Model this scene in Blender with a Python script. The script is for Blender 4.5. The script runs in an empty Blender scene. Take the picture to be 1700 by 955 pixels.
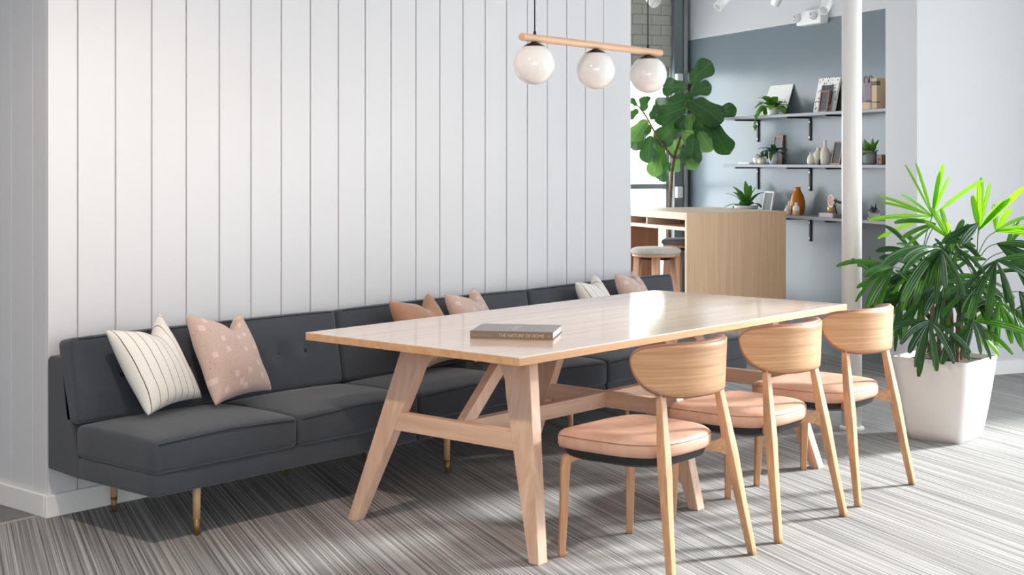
import bpy, math, random
from mathutils import Vector, Matrix
R = math.radians
random.seed(7)
scene = bpy.context.scene
col = scene.collection

# ---------------------------------------------------------------- camera
F_PX, YH, YAW, CAM_H = 2330.0, 269.0, R(40.5), 1.45
cam_d = bpy.data.cameras.new('camera'); cam = bpy.data.objects.new('camera', cam_d); col.objects.link(cam)
cam_d.sensor_fit = 'HORIZONTAL'; cam_d.sensor_width = 36.0
cam_d.lens = 36.0 * F_PX / 1700.0
cam_d.shift_x = 0.0; cam_d.shift_y = -(955 / 2 - YH) / 1700.0
cam_d.clip_start = 0.05; cam_d.clip_end = 200
cam.location = (0, 0, CAM_H)
# world: X along the long table (away to the right), Y towards the panelled wall
cam.rotation_euler = (R(90), 0, -(R(90) - R(40.5)))
scene.camera = cam
RIGHT = Vector((math.sin(YAW), -math.cos(YAW), 0)); DEPTH = Vector((math.cos(YAW), math.sin(YAW), 0))
VIEW_ROT = math.atan2(RIGHT.y, RIGHT.x)

# building grid (grey wall and carpet run at an angle to the panelled wall)
G0 = Vector((9.35, 4.489, 0)); g1 = Vector((0.459, 0.889, 0)).normalized(); g2 = Vector((g1.y, -g1.x, 0))
GROT = math.atan2(-g1.y, -g1.x)           # local x = -g1 (right along grey wall), local y = g2 (into the wall)
def G(s, t, z=0.0):
    p = G0 + g1 * s + g2 * t; return Vector((p.x, p.y, z))

# ---------------------------------------------------------------- world, light, exposure
w = bpy.data.worlds.new('sky'); scene.world = w; w.use_nodes = True
bg = w.node_tree.nodes['Background']; bg.inputs[0].default_value = (0.93, 0.965, 1.0, 1); bg.inputs[1].default_value = 6.0
def area(name, loc, rotdir, sx, sy, power=0, portal=False, color=(1, 1, 1)):
    l = bpy.data.lights.new(name, 'AREA'); l.shape = 'RECTANGLE'; l.size = sx; l.size_y = sy; l.energy = power; l.color = color
    o = bpy.data.objects.new(name, l); col.objects.link(o); o.location = loc
    o.rotation_euler = Vector(rotdir).to_track_quat('-Z', 'Y').to_euler()
    if portal: l.cycles.is_portal = True
    return o
CEIL = 3.1
T_WIN = 1.4
area('daylight_side_window', G(-5.5, T_WIN + 0.12, 1.52), -g2, 6.8, 2.96, portal=True)
area('daylight_end_window', G(2.98, -4.6, 1.17), -g1, 8.8, 2.25, portal=True)
area('fill_window_daylight', G(-11.4, -7.15, 1.8), g1, 5.3, 2.2, portal=True)  # sky portal of the unseen front opening, added for fill
sun_d = bpy.data.lights.new('low_sun', 'SUN'); sun_d.energy = 13.0; sun_d.angle = R(10); sun_d.color = (1.0, 0.985, 0.965)
sun = bpy.data.objects.new('low_sun', sun_d); col.objects.link(sun); sun.location = G(-5, 6, 5)
SUN_EL = R(25)
sun.rotation_euler = (-g2 * math.cos(SUN_EL) - Vector((0, 0, math.sin(SUN_EL)))).to_track_quat('-Z', 'Y').to_euler()
vs = scene.view_settings
vs.view_transform = 'Standard'; vs.look = 'None'; vs.exposure = 0.08; vs.gamma = 1.0; vs.use_curve_mapping = False
scene.cycles.use_denoising = True
scene.cycles.max_bounces = 10; scene.cycles.diffuse_bounces = 6
scene.cycles.sample_clamp_indirect = 6.0

# ---------------------------------------------------------------- materials
def srgb(r, g, b):
    f = lambda c: (c / 255 / 12.92) if c / 255 <= 0.04045 else ((c / 255 + 0.055) / 1.055) ** 2.4
    return (f(r), f(g), f(b), 1)
MATS = {}
def mat(name, color, rough=0.5, metal=0.0, **kw):
    if name in MATS: return MATS[name]
    m = bpy.data.materials.new(name); m.use_nodes = True
    b = m.node_tree.nodes['Principled BSDF']
    b.inputs['Base Color'].default_value = color; b.inputs['Roughness'].default_value = rough; b.inputs['Metallic'].default_value = metal
    for k, v in kw.items(): b.inputs[k.replace('_', ' ')].default_value = v
    MATS[name] = m; return m
def nt(m): return m.node_tree.nodes, m.node_tree.links, m.node_tree.nodes['Principled BSDF']
def mapped(m, scale, rot=(0, 0, 0), coord='Object'):
    n, l, b = nt(m)
    tc = n.new('ShaderNodeTexCoord'); mp = n.new('ShaderNodeMapping')
    mp.inputs['Scale'].default_value = scale; mp.inputs['Rotation'].default_value = rot
    l.new(tc.outputs[coord], mp.inputs['Vector']); return mp.outputs['Vector']
def noise(m, vec, scale=1.0, detail=3.0, rough=0.55, dist=0.0):
    n, l, b = nt(m); t = n.new('ShaderNodeTexNoise')
    t.inputs['Scale'].default_value = scale; t.inputs['Detail'].default_value = detail
    t.inputs['Roughness'].default_value = rough; t.inputs['Distortion'].default_value = dist
    l.new(vec, t.inputs['Vector']); return t.outputs['Fac']
def ramp(m, fac, stops):
    n, l, b = nt(m); r = n.new('ShaderNodeValToRGB'); e = r.color_ramp.elements
    while len(e) < len(stops): e.new(0.5)
    for i, (p, c) in enumerate(stops): e[i].position = p; e[i].color = c
    l.new(fac, r.inputs['Fac']); return r.outputs['Color']
def mix(m, a, b_, fac, mode='MIX'):
    n, l, b = nt(m); x = n.new('ShaderNodeMix'); x.data_type = 'RGBA'; x.blend_type = mode
    for s, v in ((x.inputs[6], a), (x.inputs[7], b_)):
        if isinstance(v, tuple): s.default_value = v
        else: l.new(v, s)
    if isinstance(fac, float): x.inputs[0].default_value = fac
    else: l.new(fac, x.inputs[0])
    return x.outputs[2]
def bump(m, fac, strength, dist=0.002):
    n, l, b = nt(m); x = n.new('ShaderNodeBump'); x.inputs['Strength'].default_value = strength; x.inputs['Distance'].default_value = dist
    l.new(fac, x.inputs['Height']); l.new(x.outputs['Normal'], b.inputs['Normal'])
def setcol(m, c): n, l, b = nt(m); l.new(c, b.inputs['Base Color'])
def math_node(m, op, a, b_=None, c=None):
    n, l, b = nt(m); x = n.new('ShaderNodeMath'); x.operation = op
    for i, v in enumerate((a, b_, c)):
        if v is None: continue
        if isinstance(v, (int, float)): x.inputs[i].default_value = v
        else: l.new(v, x.inputs[i])
    return x.outputs[0]

def wood(name, c_light, c_dark, axis, rough=0.42, ring=1.0, coat=0.0, scale=None):
    if name in MATS: return MATS[name]
    m = mat(name, c_light, rough)
    sc = list(scale) if scale else [26 * ring] * 3
    if not scale: sc[axis] = 1.1
    v = mapped(m, tuple(sc))
    a = noise(m, v, 1.0, 4.0, 0.6, 0.6)
    sc2 = [150] * 3; sc2[axis] = 5
    if scale: sc2 = [3 * x for x in scale]
    v2 = mapped(m, tuple(sc2)); f = noise(m, v2, 1.0, 2.0, 0.6)
    c = ramp(m, a, [(0.32, c_dark), (0.5, tuple((x + y) / 2 for x, y in zip(c_light, c_dark))), (0.66, c_light)])
    c = mix(m, c, c_dark, ramp(m, f, [(0.58, (0, 0, 0, 1)), (0.75, (0.45, 0.45, 0.45, 1))]))
    setcol(m, c); bump(m, f, 0.08, 0.001)
    if coat: m.node_tree.nodes['Principled BSDF'].inputs['Coat Weight'].default_value = coat
    return m
OAK_L, OAK_D = srgb(222, 184, 142), srgb(196, 152, 108)
BEE_L, BEE_D = srgb(226, 192, 168), srgb(204, 164, 138)
oak = [wood('oak_grain_%s' % 'xyz'[i], OAK_L, OAK_D, i) for i in range(3)]
beech = [wood('beech_grain_%s' % 'xyz'[i], BEE_L, BEE_D, i) for i in range(3)]
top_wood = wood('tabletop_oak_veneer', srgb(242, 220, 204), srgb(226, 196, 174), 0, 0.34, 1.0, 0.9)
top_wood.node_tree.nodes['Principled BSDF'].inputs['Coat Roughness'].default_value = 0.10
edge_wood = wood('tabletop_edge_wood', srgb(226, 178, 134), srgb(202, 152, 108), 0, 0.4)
ply = [wood('chair_oak_%s' % 'xyz'[i], srgb(212, 166, 126), srgb(184, 136, 98), i, 0.4, 2.6) for i in range(3)]
ply_back = wood('backrest_oak_veneer', srgb(212, 166, 124), srgb(178, 130, 90), 0, 0.38, scale=(2.0, 2.0, 75))
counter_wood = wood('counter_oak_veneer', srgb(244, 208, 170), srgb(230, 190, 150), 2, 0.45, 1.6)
counter_pale = wood('counter_pale_wood', srgb(232, 210, 188), srgb(222, 196, 172), 0, 0.45)
stool_wood = wood('stool_beech', srgb(224, 180, 150), srgb(196, 148, 116), 2, 0.45)
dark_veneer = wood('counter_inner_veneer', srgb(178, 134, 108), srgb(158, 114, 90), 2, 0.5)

wall_white = mat('white_wall_paint', srgb(204, 204, 208), 0.55)
m = wall_white; bump(m, noise(m, mapped(m, (60, 60, 60)), 1.0, 2), 0.03, 0.001)
plank_white = mat('white_plank_satin_paint', srgb(216, 215, 218), 0.38)
m = plank_white; bump(m, noise(m, mapped(m, (60, 60, 4)), 1.0, 3), 0.05, 0.001)
ceil_white = mat('exposed_grey_ceiling_paint', srgb(214, 214, 214), 0.8)
grey_paint = mat('blue_grey_wall_paint', srgb(118, 129, 137), 0.26)
m = grey_paint; bump(m, noise(m, mapped(m, (50, 50, 50)), 1.0, 2), 0.03, 0.001)
brick_paint = mat('grey_painted_brick', srgb(186, 186, 178), 0.8)
m = brick_paint; bump(m, noise(m, mapped(m, (90, 90, 90)), 1.0, 3), 0.3, 0.003)
mortar = mat('painted_mortar', srgb(172, 172, 164), 0.9)
steel = mat('grey_painted_steel', srgb(150, 158, 164), 0.45)
steel_dark = mat('dark_grey_steel', srgb(120, 130, 135), 0.5)
white_gloss = mat('white_gloss_enamel', srgb(240, 238, 236), 0.28)
white_plastic = mat('white_plastic', srgb(238, 238, 238), 0.4)
planter_white = mat('matt_white_planter', srgb(238, 236, 234), 0.45)
black_metal = mat('black_metal', srgb(28, 28, 30), 0.45, 0.3)
black_plastic = mat('black_plastic', srgb(24, 26, 28), 0.5)
brass = mat('brushed_brass', srgb(160, 128, 84), 0.5, 0.8)
shelf_metal = mat('pale_grey_metal_shelf', srgb(150, 152, 160), 0.5, 0.1)
chrome = mat('chrome', srgb(210, 210, 212), 0.15, 1.0)
soil = mat('dark_soil', srgb(48, 40, 34), 0.95)
m = soil; v = mapped(m, (60, 60, 60)); fN = noise(m, v, 1.0, 4); setcol(m, ramp(m, fN, [(0.35, srgb(28, 22, 18)), (0.65, srgb(82, 70, 58))])); bump(m, fN, 0.8, 0.01)
hall_floor = mat('dark_grey_vinyl_floor', srgb(112, 108, 108), 0.5)
m = hall_floor; setcol(m, ramp(m, noise(m, mapped(m, (9, 9, 9)), 1.0, 4), [(0.3, srgb(98, 94, 95)), (0.7, srgb(120, 116, 116))]))
opal = mat('opal_white_glass', srgb(244, 240, 238), 0.08, 0.0, Coat_Weight=0.6, Subsurface_Weight=0.25, Subsurface_Radius=(0.03, 0.03, 0.03))
amber = mat('amber_glass', srgb(224, 140, 20), 0.05, 0.0, Transmission_Weight=0.45, IOR=1.4)
clear_glass = mat('clear_glass', (0.95, 0.97, 0.97, 1), 0.03, 0.0, Transmission_Weight=1.0, IOR=1.2)
cream_ceramic = mat('cream_ceramic', srgb(232, 224, 206), 0.35)
white_ceramic = mat('white_ceramic', srgb(240, 238, 236), 0.25)
grey_ceramic = mat('grey_ceramic', srgb(142, 142, 142), 0.6)
copper = mat('rose_copper', srgb(150, 108, 90), 0.4, 0.4)
dark_print = mat('dark_print', srgb(66, 68, 70), 0.5)
paper = mat('white_paper', srgb(246, 245, 243), 0.7)
pages = mat('book_pages', srgb(236, 232, 226), 0.8)

# window pane: thin clear sheet that lets daylight through
pane = bpy.data.materials.new('window_pane_glass'); pane.use_nodes = True
n_, l_ = pane.node_tree.nodes, pane.node_tree.links; n_.clear()
o_ = n_.new('ShaderNodeOutputMaterial'); tr = n_.new('ShaderNodeBsdfTransparent'); gl = n_.new('ShaderNodeBsdfGlossy'); mx = n_.new('ShaderNodeMixShader')
gl.inputs['Roughness'].default_value = 0.02; mx.inputs[0].default_value = 0.05
tr.inputs[0].default_value = (0.97, 0.985, 0.98, 1)
l_.new(tr.outputs[0], mx.inputs[1]); l_.new(gl.outputs[0], mx.inputs[2]); l_.new(mx.outputs[0], o_.inputs[0])

def fabric(name, c1, c2, scale=420, rough=0.9, sheen=0.3, b=0.35):
    m = mat(name, c1, rough, 0.0, Sheen_Weight=sheen, Sheen_Roughness=0.5)
    f = noise(m, mapped(m, (scale,) * 3), 1.0, 2, 0.7); big = noise(m, mapped(m, (9, 9, 9)), 1.0, 2)
    c = ramp(m, f, [(0.3, c2), (0.7, c1)]); c = mix(m, c, c2, ramp(m, big, [(0.4, (0, 0, 0, 1)), (0.75, (0.35, 0.35, 0.35, 1))]))
    setcol(m, c); bump(m, f, b, 0.001); return m
sofa_fabric = fabric('charcoal_wool_felt', srgb(72, 77, 86), srgb(50, 54, 61), 380, 0.95, 0.25)
piping_fabric = mat('charcoal_piping', srgb(40, 42, 46), 0.9)
brown_velvet = fabric('tan_brown_cotton', srgb(184, 138, 108), srgb(160, 114, 86), 300, 0.85, 0.4, 0.2)
stool_fabric = fabric('pale_woven_stool_fabric', srgb(222, 214, 206), srgb(172, 164, 158), 150, 0.9, 0.2, 0.5)
stool_fabric_dark = fabric('grey_woven_stool_fabric', srgb(132, 128, 128), srgb(92, 88, 90), 150, 0.9, 0.2, 0.5)
leather = mat('peach_tan_leather', srgb(216, 162, 134), 0.48)
m = leather; f = noise(m, mapped(m, (240,) * 3), 1.0, 3); big = noise(m, mapped(m, (14,) * 3), 1.0, 2)
setcol(m, ramp(m, big, [(0.3, srgb(200, 154, 130)), (0.7, srgb(214, 172, 150))])); bump(m, f, 0.18, 0.001)
leather_edge = mat('brown_leather_edge', srgb(156, 108, 84), 0.5)
mauve = fabric('mauve_grey_felt', srgb(158, 144, 150), srgb(132, 120, 128), 260)
brown_leather = mat('dark_brown_leather', srgb(84, 46, 42), 0.5)

# striped cushion (uv: u across, v up)
def uvnode(m):
    n, l, b = nt(m); t = n.new('ShaderNodeUVMap'); t.uv_map = 'UVMap'; s = n.new('ShaderNodeSeparateXYZ'); l.new(t.outputs[0], s.inputs[0]); return t.outputs[0], s.outputs[0], s.outputs[1]
striped = mat('ivory_cotton_dark_stripes', srgb(236, 228, 216), 0.9, 0.0, Sheen_Weight=0.2)
m = striped; _, u_, v_ = uvnode(m)
wob = noise(m, mapped(m, (12, 12, 12)), 1.0, 2)
uu = math_node(m, 'ADD', math_node(m, 'MULTIPLY', u_, 8.0), math_node(m, 'MULTIPLY', wob, 0.10))
fr = math_node(m, 'FRACT', uu)
line = math_node(m, 'LESS_THAN', math_node(m, 'ABSOLUTE', math_node(m, 'SUBTRACT', fr, 0.5)), 0.030)
f = noise(m, mapped(m, (420,) * 3), 1.0, 2)
setcol(m, mix(m, ramp(m, f, [(0.3, srgb(226, 220, 212)), (0.7, srgb(242, 238, 232))]), srgb(44, 38, 36), line)); bump(m, f, 0.2, 0.001)
pink = mat('dusty_pink_linen_raised_dots', srgb(214, 178, 164), 0.9, 0.0, Sheen_Weight=0.3)
m = pink; n, l, b = nt(m); uv, u_, v_ = uvnode(m)
f = noise(m, mapped(m, (330,) * 3), 1.0, 3); sp = noise(m, mapped(m, (170,) * 3), 1.0, 1)
vo = n.new('ShaderNodeTexVoronoi'); vo.voronoi_dimensions = '2D'; vo.distance = 'MINKOWSKI'; vo.inputs['Exponent'].default_value = 4.0; vo.inputs['Scale'].default_value = 4.6; vo.inputs['Randomness'].default_value = 0.8
l.new(uv, vo.inputs['Vector'])
dot = math_node(m, 'LESS_THAN', vo.outputs['Distance'], 0.15)
c = ramp(m, f, [(0.3, srgb(190, 162, 150)), (0.7, srgb(212, 187, 175))])
c = mix(m, c, srgb(120, 92, 84), math_node(m, 'GREATER_THAN', sp, 0.72))
setcol(m, mix(m, c, srgb(222, 196, 186), dot)); bump(m, math_node(m, 'ADD', f, dot), 0.3, 0.002)

# striped carpet, stripes run along g1
carpet = mat('striped_loop_carpet', srgb(140, 134, 128), 0.95)
m = carpet; ang = math.atan2(g1.y, g1.x)
n, l, b = nt(m)
def carpet_vec(sx, sy):
    tc = n.new('ShaderNodeTexCoord'); vr = n.new('ShaderNodeVectorRotate'); vr.rotation_type = 'Z_AXIS'; vr.inputs['Angle'].default_value = -ang
    mp = n.new('ShaderNodeMapping'); mp.inputs['Scale'].default_value = (sx, sy, 1)
    l.new(tc.outputs['Object'], vr.inputs['Vector']); l.new(vr.outputs[0], mp.inputs['Vector']); return mp.outputs[0]
st1 = noise(m, carpet_vec(0.30, 115), 1.0, 3, 0.7); st2 = noise(m, carpet_vec(0.9, 210), 1.0, 2, 0.7); sp = noise(m, carpet_vec(420, 420), 1.0, 2, 0.8)
st3 = noise(m, carpet_vec(0.35, 7), 1.0, 2, 0.6)
tot = math_node(m, 'ADD', math_node(m, 'ADD', math_node(m, 'MULTIPLY', st1, 0.55), math_node(m, 'MULTIPLY', st2, 0.30)), math_node(m, 'ADD', math_node(m, 'MULTIPLY', sp, 0.16), math_node(m, 'MULTIPLY', st3, 0.07)))
setcol(m, ramp(m, tot, [(0.40, srgb(55, 54, 54)), (0.50, srgb(124, 122, 121)), (0.58, srgb(166, 164, 163)), (0.70, srgb(218, 217, 216))]))
bump(m, math_node(m, 'ADD', tot, math_node(m, 'MULTIPLY', sp, 0.6)), 0.5, 0.006)

# leaves: diffuse + translucent with a light midrib and veins (local y = length of the leaf)
def leaf_mat(name, c, c_back, veins=False, trans=0.35, rough=0.35, ribs=0.0):
    m = mat(name, c, rough); n, l, b = nt(m)
    tc = n.new('ShaderNodeTexCoord'); base = ramp(m, noise(m, tc.outputs['Object'], 14.0, 2), [(0.3, tuple(x * 0.8 for x in c[:3]) + (1,)), (0.7, c)])
    if veins:
        s = n.new('ShaderNodeSeparateXYZ'); l.new(tc.outputs['Object'], s.inputs[0])
        ax = math_node(m, 'ABSOLUTE', s.outputs[0])
        rib = math_node(m, 'LESS_THAN', ax, 0.0032)
        diag = math_node(m, 'FRACT', math_node(m, 'MULTIPLY', math_node(m, 'SUBTRACT', s.outputs[1], math_node(m, 'MULTIPLY', ax, 0.8)), 26.0))
        vein = math_node(m, 'LESS_THAN', diag, 0.07)
        base = mix(m, base, tuple(min(1, x * 1.9 + 0.02) for x in c[:3]) + (1,), math_node(m, 'MAXIMUM', rib, math_node(m, 'MULTIPLY', vein, 0.5)))
        bump(m, diag, 0.25, 0.004)
    setcol(m, base)
    t = n.new('ShaderNodeBsdfTranslucent'); t.inputs['Color'].default_value = c_back
    x = n.new('ShaderNodeMixShader'); x.inputs[0].default_value = trans; out = n['Material Output']
    l.new(b.outputs[0], x.inputs[1]); l.new(t.outputs[0], x.inputs[2]); l.new(x.outputs[0], out.inputs['Surface']); return m
fig_dark = leaf_mat('fig_leaf_dark_green', srgb(36, 80, 40), srgb(80, 130, 50), True, 0.2)
fig_light = leaf_mat('fig_leaf_fresh_green', srgb(92, 138, 66), srgb(130, 176, 84), True, 0.35)
palm_dark = leaf_mat('palm_leaf_dark_green', srgb(26, 66, 34), srgb(74, 128, 36), False, 0.22, 0.28)
palm_mid = leaf_mat('palm_leaf_mid_green', srgb(48, 100, 40), srgb(96, 160, 40), False, 0.3, 0.26)
palm_bright = leaf_mat('palm_leaf_backlit_green', srgb(92, 160, 40), srgb(150, 214, 30), False, 0.5, 0.3)  # brighter copy of the palm green, backlight put into the colour
plant_green = leaf_mat('house_plant_green', srgb(84, 142, 56), srgb(140, 190, 70), False, 0.35)
plant_dusty = leaf_mat('dusty_green_foliage', srgb(70, 100, 74), srgb(90, 120, 80), False, 0.2)
bark = mat('brown_bark', srgb(118, 86, 66), 0.85)
m = bark; f = noise(m, mapped(m, (90, 90, 20)), 1.0, 3); setcol(m, ramp(m, f, [(0.3, srgb(84, 60, 46)), (0.7, srgb(150, 116, 92))])); bump(m, f, 0.5, 0.004)
cane_mat = mat('fibrous_palm_cane', srgb(122, 98, 78), 0.9)
m = cane_mat; f = noise(m, mapped(m, (120, 120, 45)), 1.0, 3); setcol(m, ramp(m, f, [(0.3, srgb(70, 54, 42)), (0.7, srgb(160, 134, 112))])); bump(m, f, 0.7, 0.006)
petiole_mat = mat('green_petiole', srgb(86, 120, 50), 0.5)

# ---------------------------------------------------------------- mesh helpers
class MB:
    def __init__(s): s.v = []; s.f = []; s.uv = None
    def add(s, vs, fs):
        k = len(s.v); s.v += [tuple(p) for p in vs]; s.f += [tuple(i + k for i in f) for f in fs]; return s
    def box(s, x0, x1, y0, y1, z0, z1):
        return s.add([(x0, y0, z0), (x1, y0, z0), (x1, y1, z0), (x0, y1, z0), (x0, y0, z1), (x1, y0, z1), (x1, y1, z1), (x0, y1, z1)],
                     [(0, 3, 2, 1), (4, 5, 6, 7), (0, 1, 5, 4), (1, 2, 6, 5), (2, 3, 7, 6), (3, 0, 4, 7)])
    def loft(s, rings, cap=True, closed=True):
        n = len(rings[0]); k = len(s.v)
        for r in rings: s.v += [tuple(p) for p in r]
        m = n if closed else n - 1
        for i in range(len(rings) - 1):
            for j in range(m):
                a = k + i * n + j; b = k + i * n + (j + 1) % n
                s.f.append((a, b, b + n, a + n))
        if cap:
            s.f.append(tuple(k + j for j in range(n))[::-1]); s.f.append(tuple(k + (len(rings) - 1) * n + j for j in range(n)))
        return s
    def prism(s, pts, depth, fn):
        """extrude a 2-D outline; fn(a, b, d) places a point"""
        return s.loft([[fn(a, b, d) for a, b in pts] for d in depth])
    def lathe(s, prof, n=28, cap=True, c=(0, 0, 0)):
        return s.loft([[(c[0] + r * math.cos(2 * math.pi * j / n), c[1] + r * math.sin(2 * math.pi * j / n), c[2] + z) for j in range(n)] for r, z in prof], cap)
    def tube(s, path, rad, n=10, sect=None):
        """sect: list of (a, b) unit section; rad scalar, list, or list of (ra, rb)"""
        P = [Vector(p) for p in path]
        if sect is None: sect = [(math.cos(2 * math.pi * j / n), math.sin(2 * math.pi * j / n)) for j in range(n)]
        rings = []; up = None
        for i, p in enumerate(P):
            t = (P[min(i + 1, len(P) - 1)] - P[max(i - 1, 0)]).normalized()
            if up is None:
                up = Vector((0, 0, 1)) if abs(t.z) < 0.9 else Vector((0, 1, 0))
            a = up.cross(t).normalized(); b = t.cross(a).normalized(); up = b
            r = rad[i] if isinstance(rad, (list, tuple)) else rad
            ra, rb = r if isinstance(r, (list, tuple)) else (r, r)
            rings.append([p + a * (ra * x) + b * (rb * y) for x, y in sect])
        return s.loft(rings)
    def build(s, name, material, parent=None, smooth=False, bevel=0.0, seg=2, loc=None, rot=None, angle=35):
        me = bpy.data.meshes.new(name); me.from_pydata(s.v, [], s.f); me.update()
        if s.uv:
            lay = me.uv_layers.new(name='UVMap')
            for lp in me.loops: lay.data[lp.index].uv = s.uv[lp.vertex_index]
        me.materials.append(material)
        if smooth: me.polygons.foreach_set('use_smooth', [True] * len(me.polygons))
        o = bpy.data.objects.new(name, me); col.objects.link(o)
        if parent is not None: o.parent = parent
        if loc is not None: o.location = loc
        if rot is not None: o.rotation_euler = rot
        if bevel:
            b = o.modifiers.new('bevel', 'BEVEL'); b.width = bevel; b.segments = seg; b.limit_method = 'ANGLE'; b.angle_limit = R(angle)
        return o
SQ = [(-1, -1), (1, -1), (1, 1), (-1, 1)]
RSQ = []
for cx_, cy_, a0 in ((0.8, -0.8, -90), (0.8, 0.8, 0), (-0.8, 0.8, 90), (-0.8, -0.8, 180)):
    for k in range(4): RSQ.append((cx_ + 0.2 * math.cos(R(a0 + 30 * k)), cy_ + 0.2 * math.sin(R(a0 + 30 * k))))
def spline(pts, n=6):
    """Catmull-Rom through points"""
    P = [Vector(p) for p in pts]; out = []
    for i in range(len(P) - 1):
        p0, p1, p2, p3 = P[max(i - 1, 0)], P[i], P[i + 1], P[min(i + 2, len(P) - 1)]
        for k in range(n):
            t = k / n
            out.append(0.5 * ((2 * p1) + (p2 - p0) * t + (2 * p0 - 5 * p1 + 4 * p2 - p3) * t * t + (3 * p1 - p0 - 3 * p2 + p3) * t ** 3))
    out.append(P[-1]); return out
def lerp_list(vals, m): # resample list of scalars/tuples to m entries
    out = []
    for i in range(m):
        x = i / (m - 1) * (len(vals) - 1); k = min(int(x), len(vals) - 2); t = x - k
        a, b = vals[k], vals[k + 1]
        out.append(tuple(p + (q - p) * t for p, q in zip(a, b)) if isinstance(a, (tuple, list)) else a + (b - a) * t)
    return out
def rounded_box(hx, hy, hz, r, fn=None, n=8):
    def ax(h, k):
        r2 = min(r, h * 0.999); e = [-h, -h + r2 * 0.25, -h + r2 * 0.6, -h + r2]; m = [-h + r2 + (2 * h - 2 * r2) * i / k for i in range(1, k)]
        return e + m + [-x for x in e[::-1]]
    A = [ax(hx, n), ax(hy, n), ax(hz, max(2, n // 3))]; H = (hx, hy, hz)
    idx = {}; V = []; Fc = []
    def vid(p):
        key = tuple(round(c, 5) for c in p)
        if key not in idx:
            inner = Vector([max(-(h - min(r, h)), min(h - min(r, h), c)) for c, h in zip(p, H)])
            d = Vector(p) - inner; q = inner + d.normalized() * r if d.length > 1e-9 else Vector(p)
            # keep true surface on flat parts
            if fn: q = fn(q)
            idx[key] = len(V); V.append(tuple(q))
        return idx[key]
    for axis in range(3):
        u, v = (axis + 1) % 3, (axis + 2) % 3
        for sgn in (-1, 1):
            for i in range(len(A[u]) - 1):
                for j in range(len(A[v]) - 1):
                    def P(a, b):
                        p = [0, 0, 0]; p[axis] = sgn * H[axis]; p[u] = A[u][a]; p[v] = A[v][b]; return p
                    q = [vid(P(i, j)), vid(P(i + 1, j)), vid(P(i + 1, j + 1)), vid(P(i, j + 1))]
                    Fc.append(tuple(q if sgn > 0 else q[::-1]))
    return MB().add(V, Fc)
def thing(name, label, cat, loc=(0, 0, 0), rotz=0.0, group=None):
    o = bpy.data.objects.new(name, None); col.objects.link(o); o.location = loc; o.rotation_euler = (0, 0, rotz); o.empty_display_size = 0.1
    return tag(o, label, cat, group)
def tag(o, label, cat, group=None):
    o['label'] = label; o['category'] = cat
    if group: o['group'] = group
    return o
def struct(o): o['kind'] = 'structure'; return o
def copy_tree(o, parent=None):
    c = o.copy(); col.objects.link(c); c.parent = parent
    for ch in list(o.children): copy_tree(ch, c)
    return c

# ================================================================ THE ROOM
# carpeted floor over the whole room
b = MB(); corners = [G(3.0, T_WIN + .15), G(3.0, -10.6), G(-11.4, -10.6), G(-11.4, T_WIN + .15)]
b.loft([[Vector((p.x, p.y, -0.12)) for p in corners], [Vector((p.x, p.y, 0)) for p in corners]])
struct(b.build('floor', carpet))
# smooth dark floor beside the return wall + metal edge strip
struct(MB().box(-4.0, 3.10, 5.205, 8.6, -0.02, 0.003).build('floor_hall', hall_floor))
struct(MB().box(-4.0, 3.10, 5.192, 5.206, -0.01, 0.005).build('trim_1', mat('pale_metal_strip', srgb(196, 188, 176), 0.4, 0.6)))

def gbox(name, s0, s1, t0, t1, z0, z1, material, parent=None, bevel=0.0):
    """box aligned with the building grid"""
    b = MB().box(-s1, -s0, t0, t1, z0, z1)
    return b.build(name, material, parent, bevel=bevel, loc=(G0.x, G0.y, 0), rot=(0, 0, GROT))
struct(gbox('ceiling', -11.4, 3.1, -10.6, T_WIN + .15, CEIL, CEIL + 0.12, ceil_white))
# grey accent wall: blue-grey below, white above the paint line
wg = struct(gbox('wall_grey', -0.35, 2.86, 0.0, 0.15, 0.0, 2.545, grey_paint))
struct(gbox('wall_grey_upper', -0.35, 2.86, -0.002, 0.15, 2.545, CEIL, wall_white))
struct(gbox('baseboard_grey', -0.35, 2.86, -0.012, 0.0, 0.0, 0.09, grey_paint))
# white walls to the right of it
struct(gbox('wall_white_pier', -0.68, -0.345, -0.25, 0.15, 0.0, CEIL, wall_white))
struct(gbox('wall_white_back', -0.66, -0.50, 0.15, T_WIN + 0.15, 0.0, CEIL, wall_white))
struct(gbox('baseboard_white', -0.675, -0.66, 0.15, T_WIN, 0.0, 0.09, white_gloss))
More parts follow.
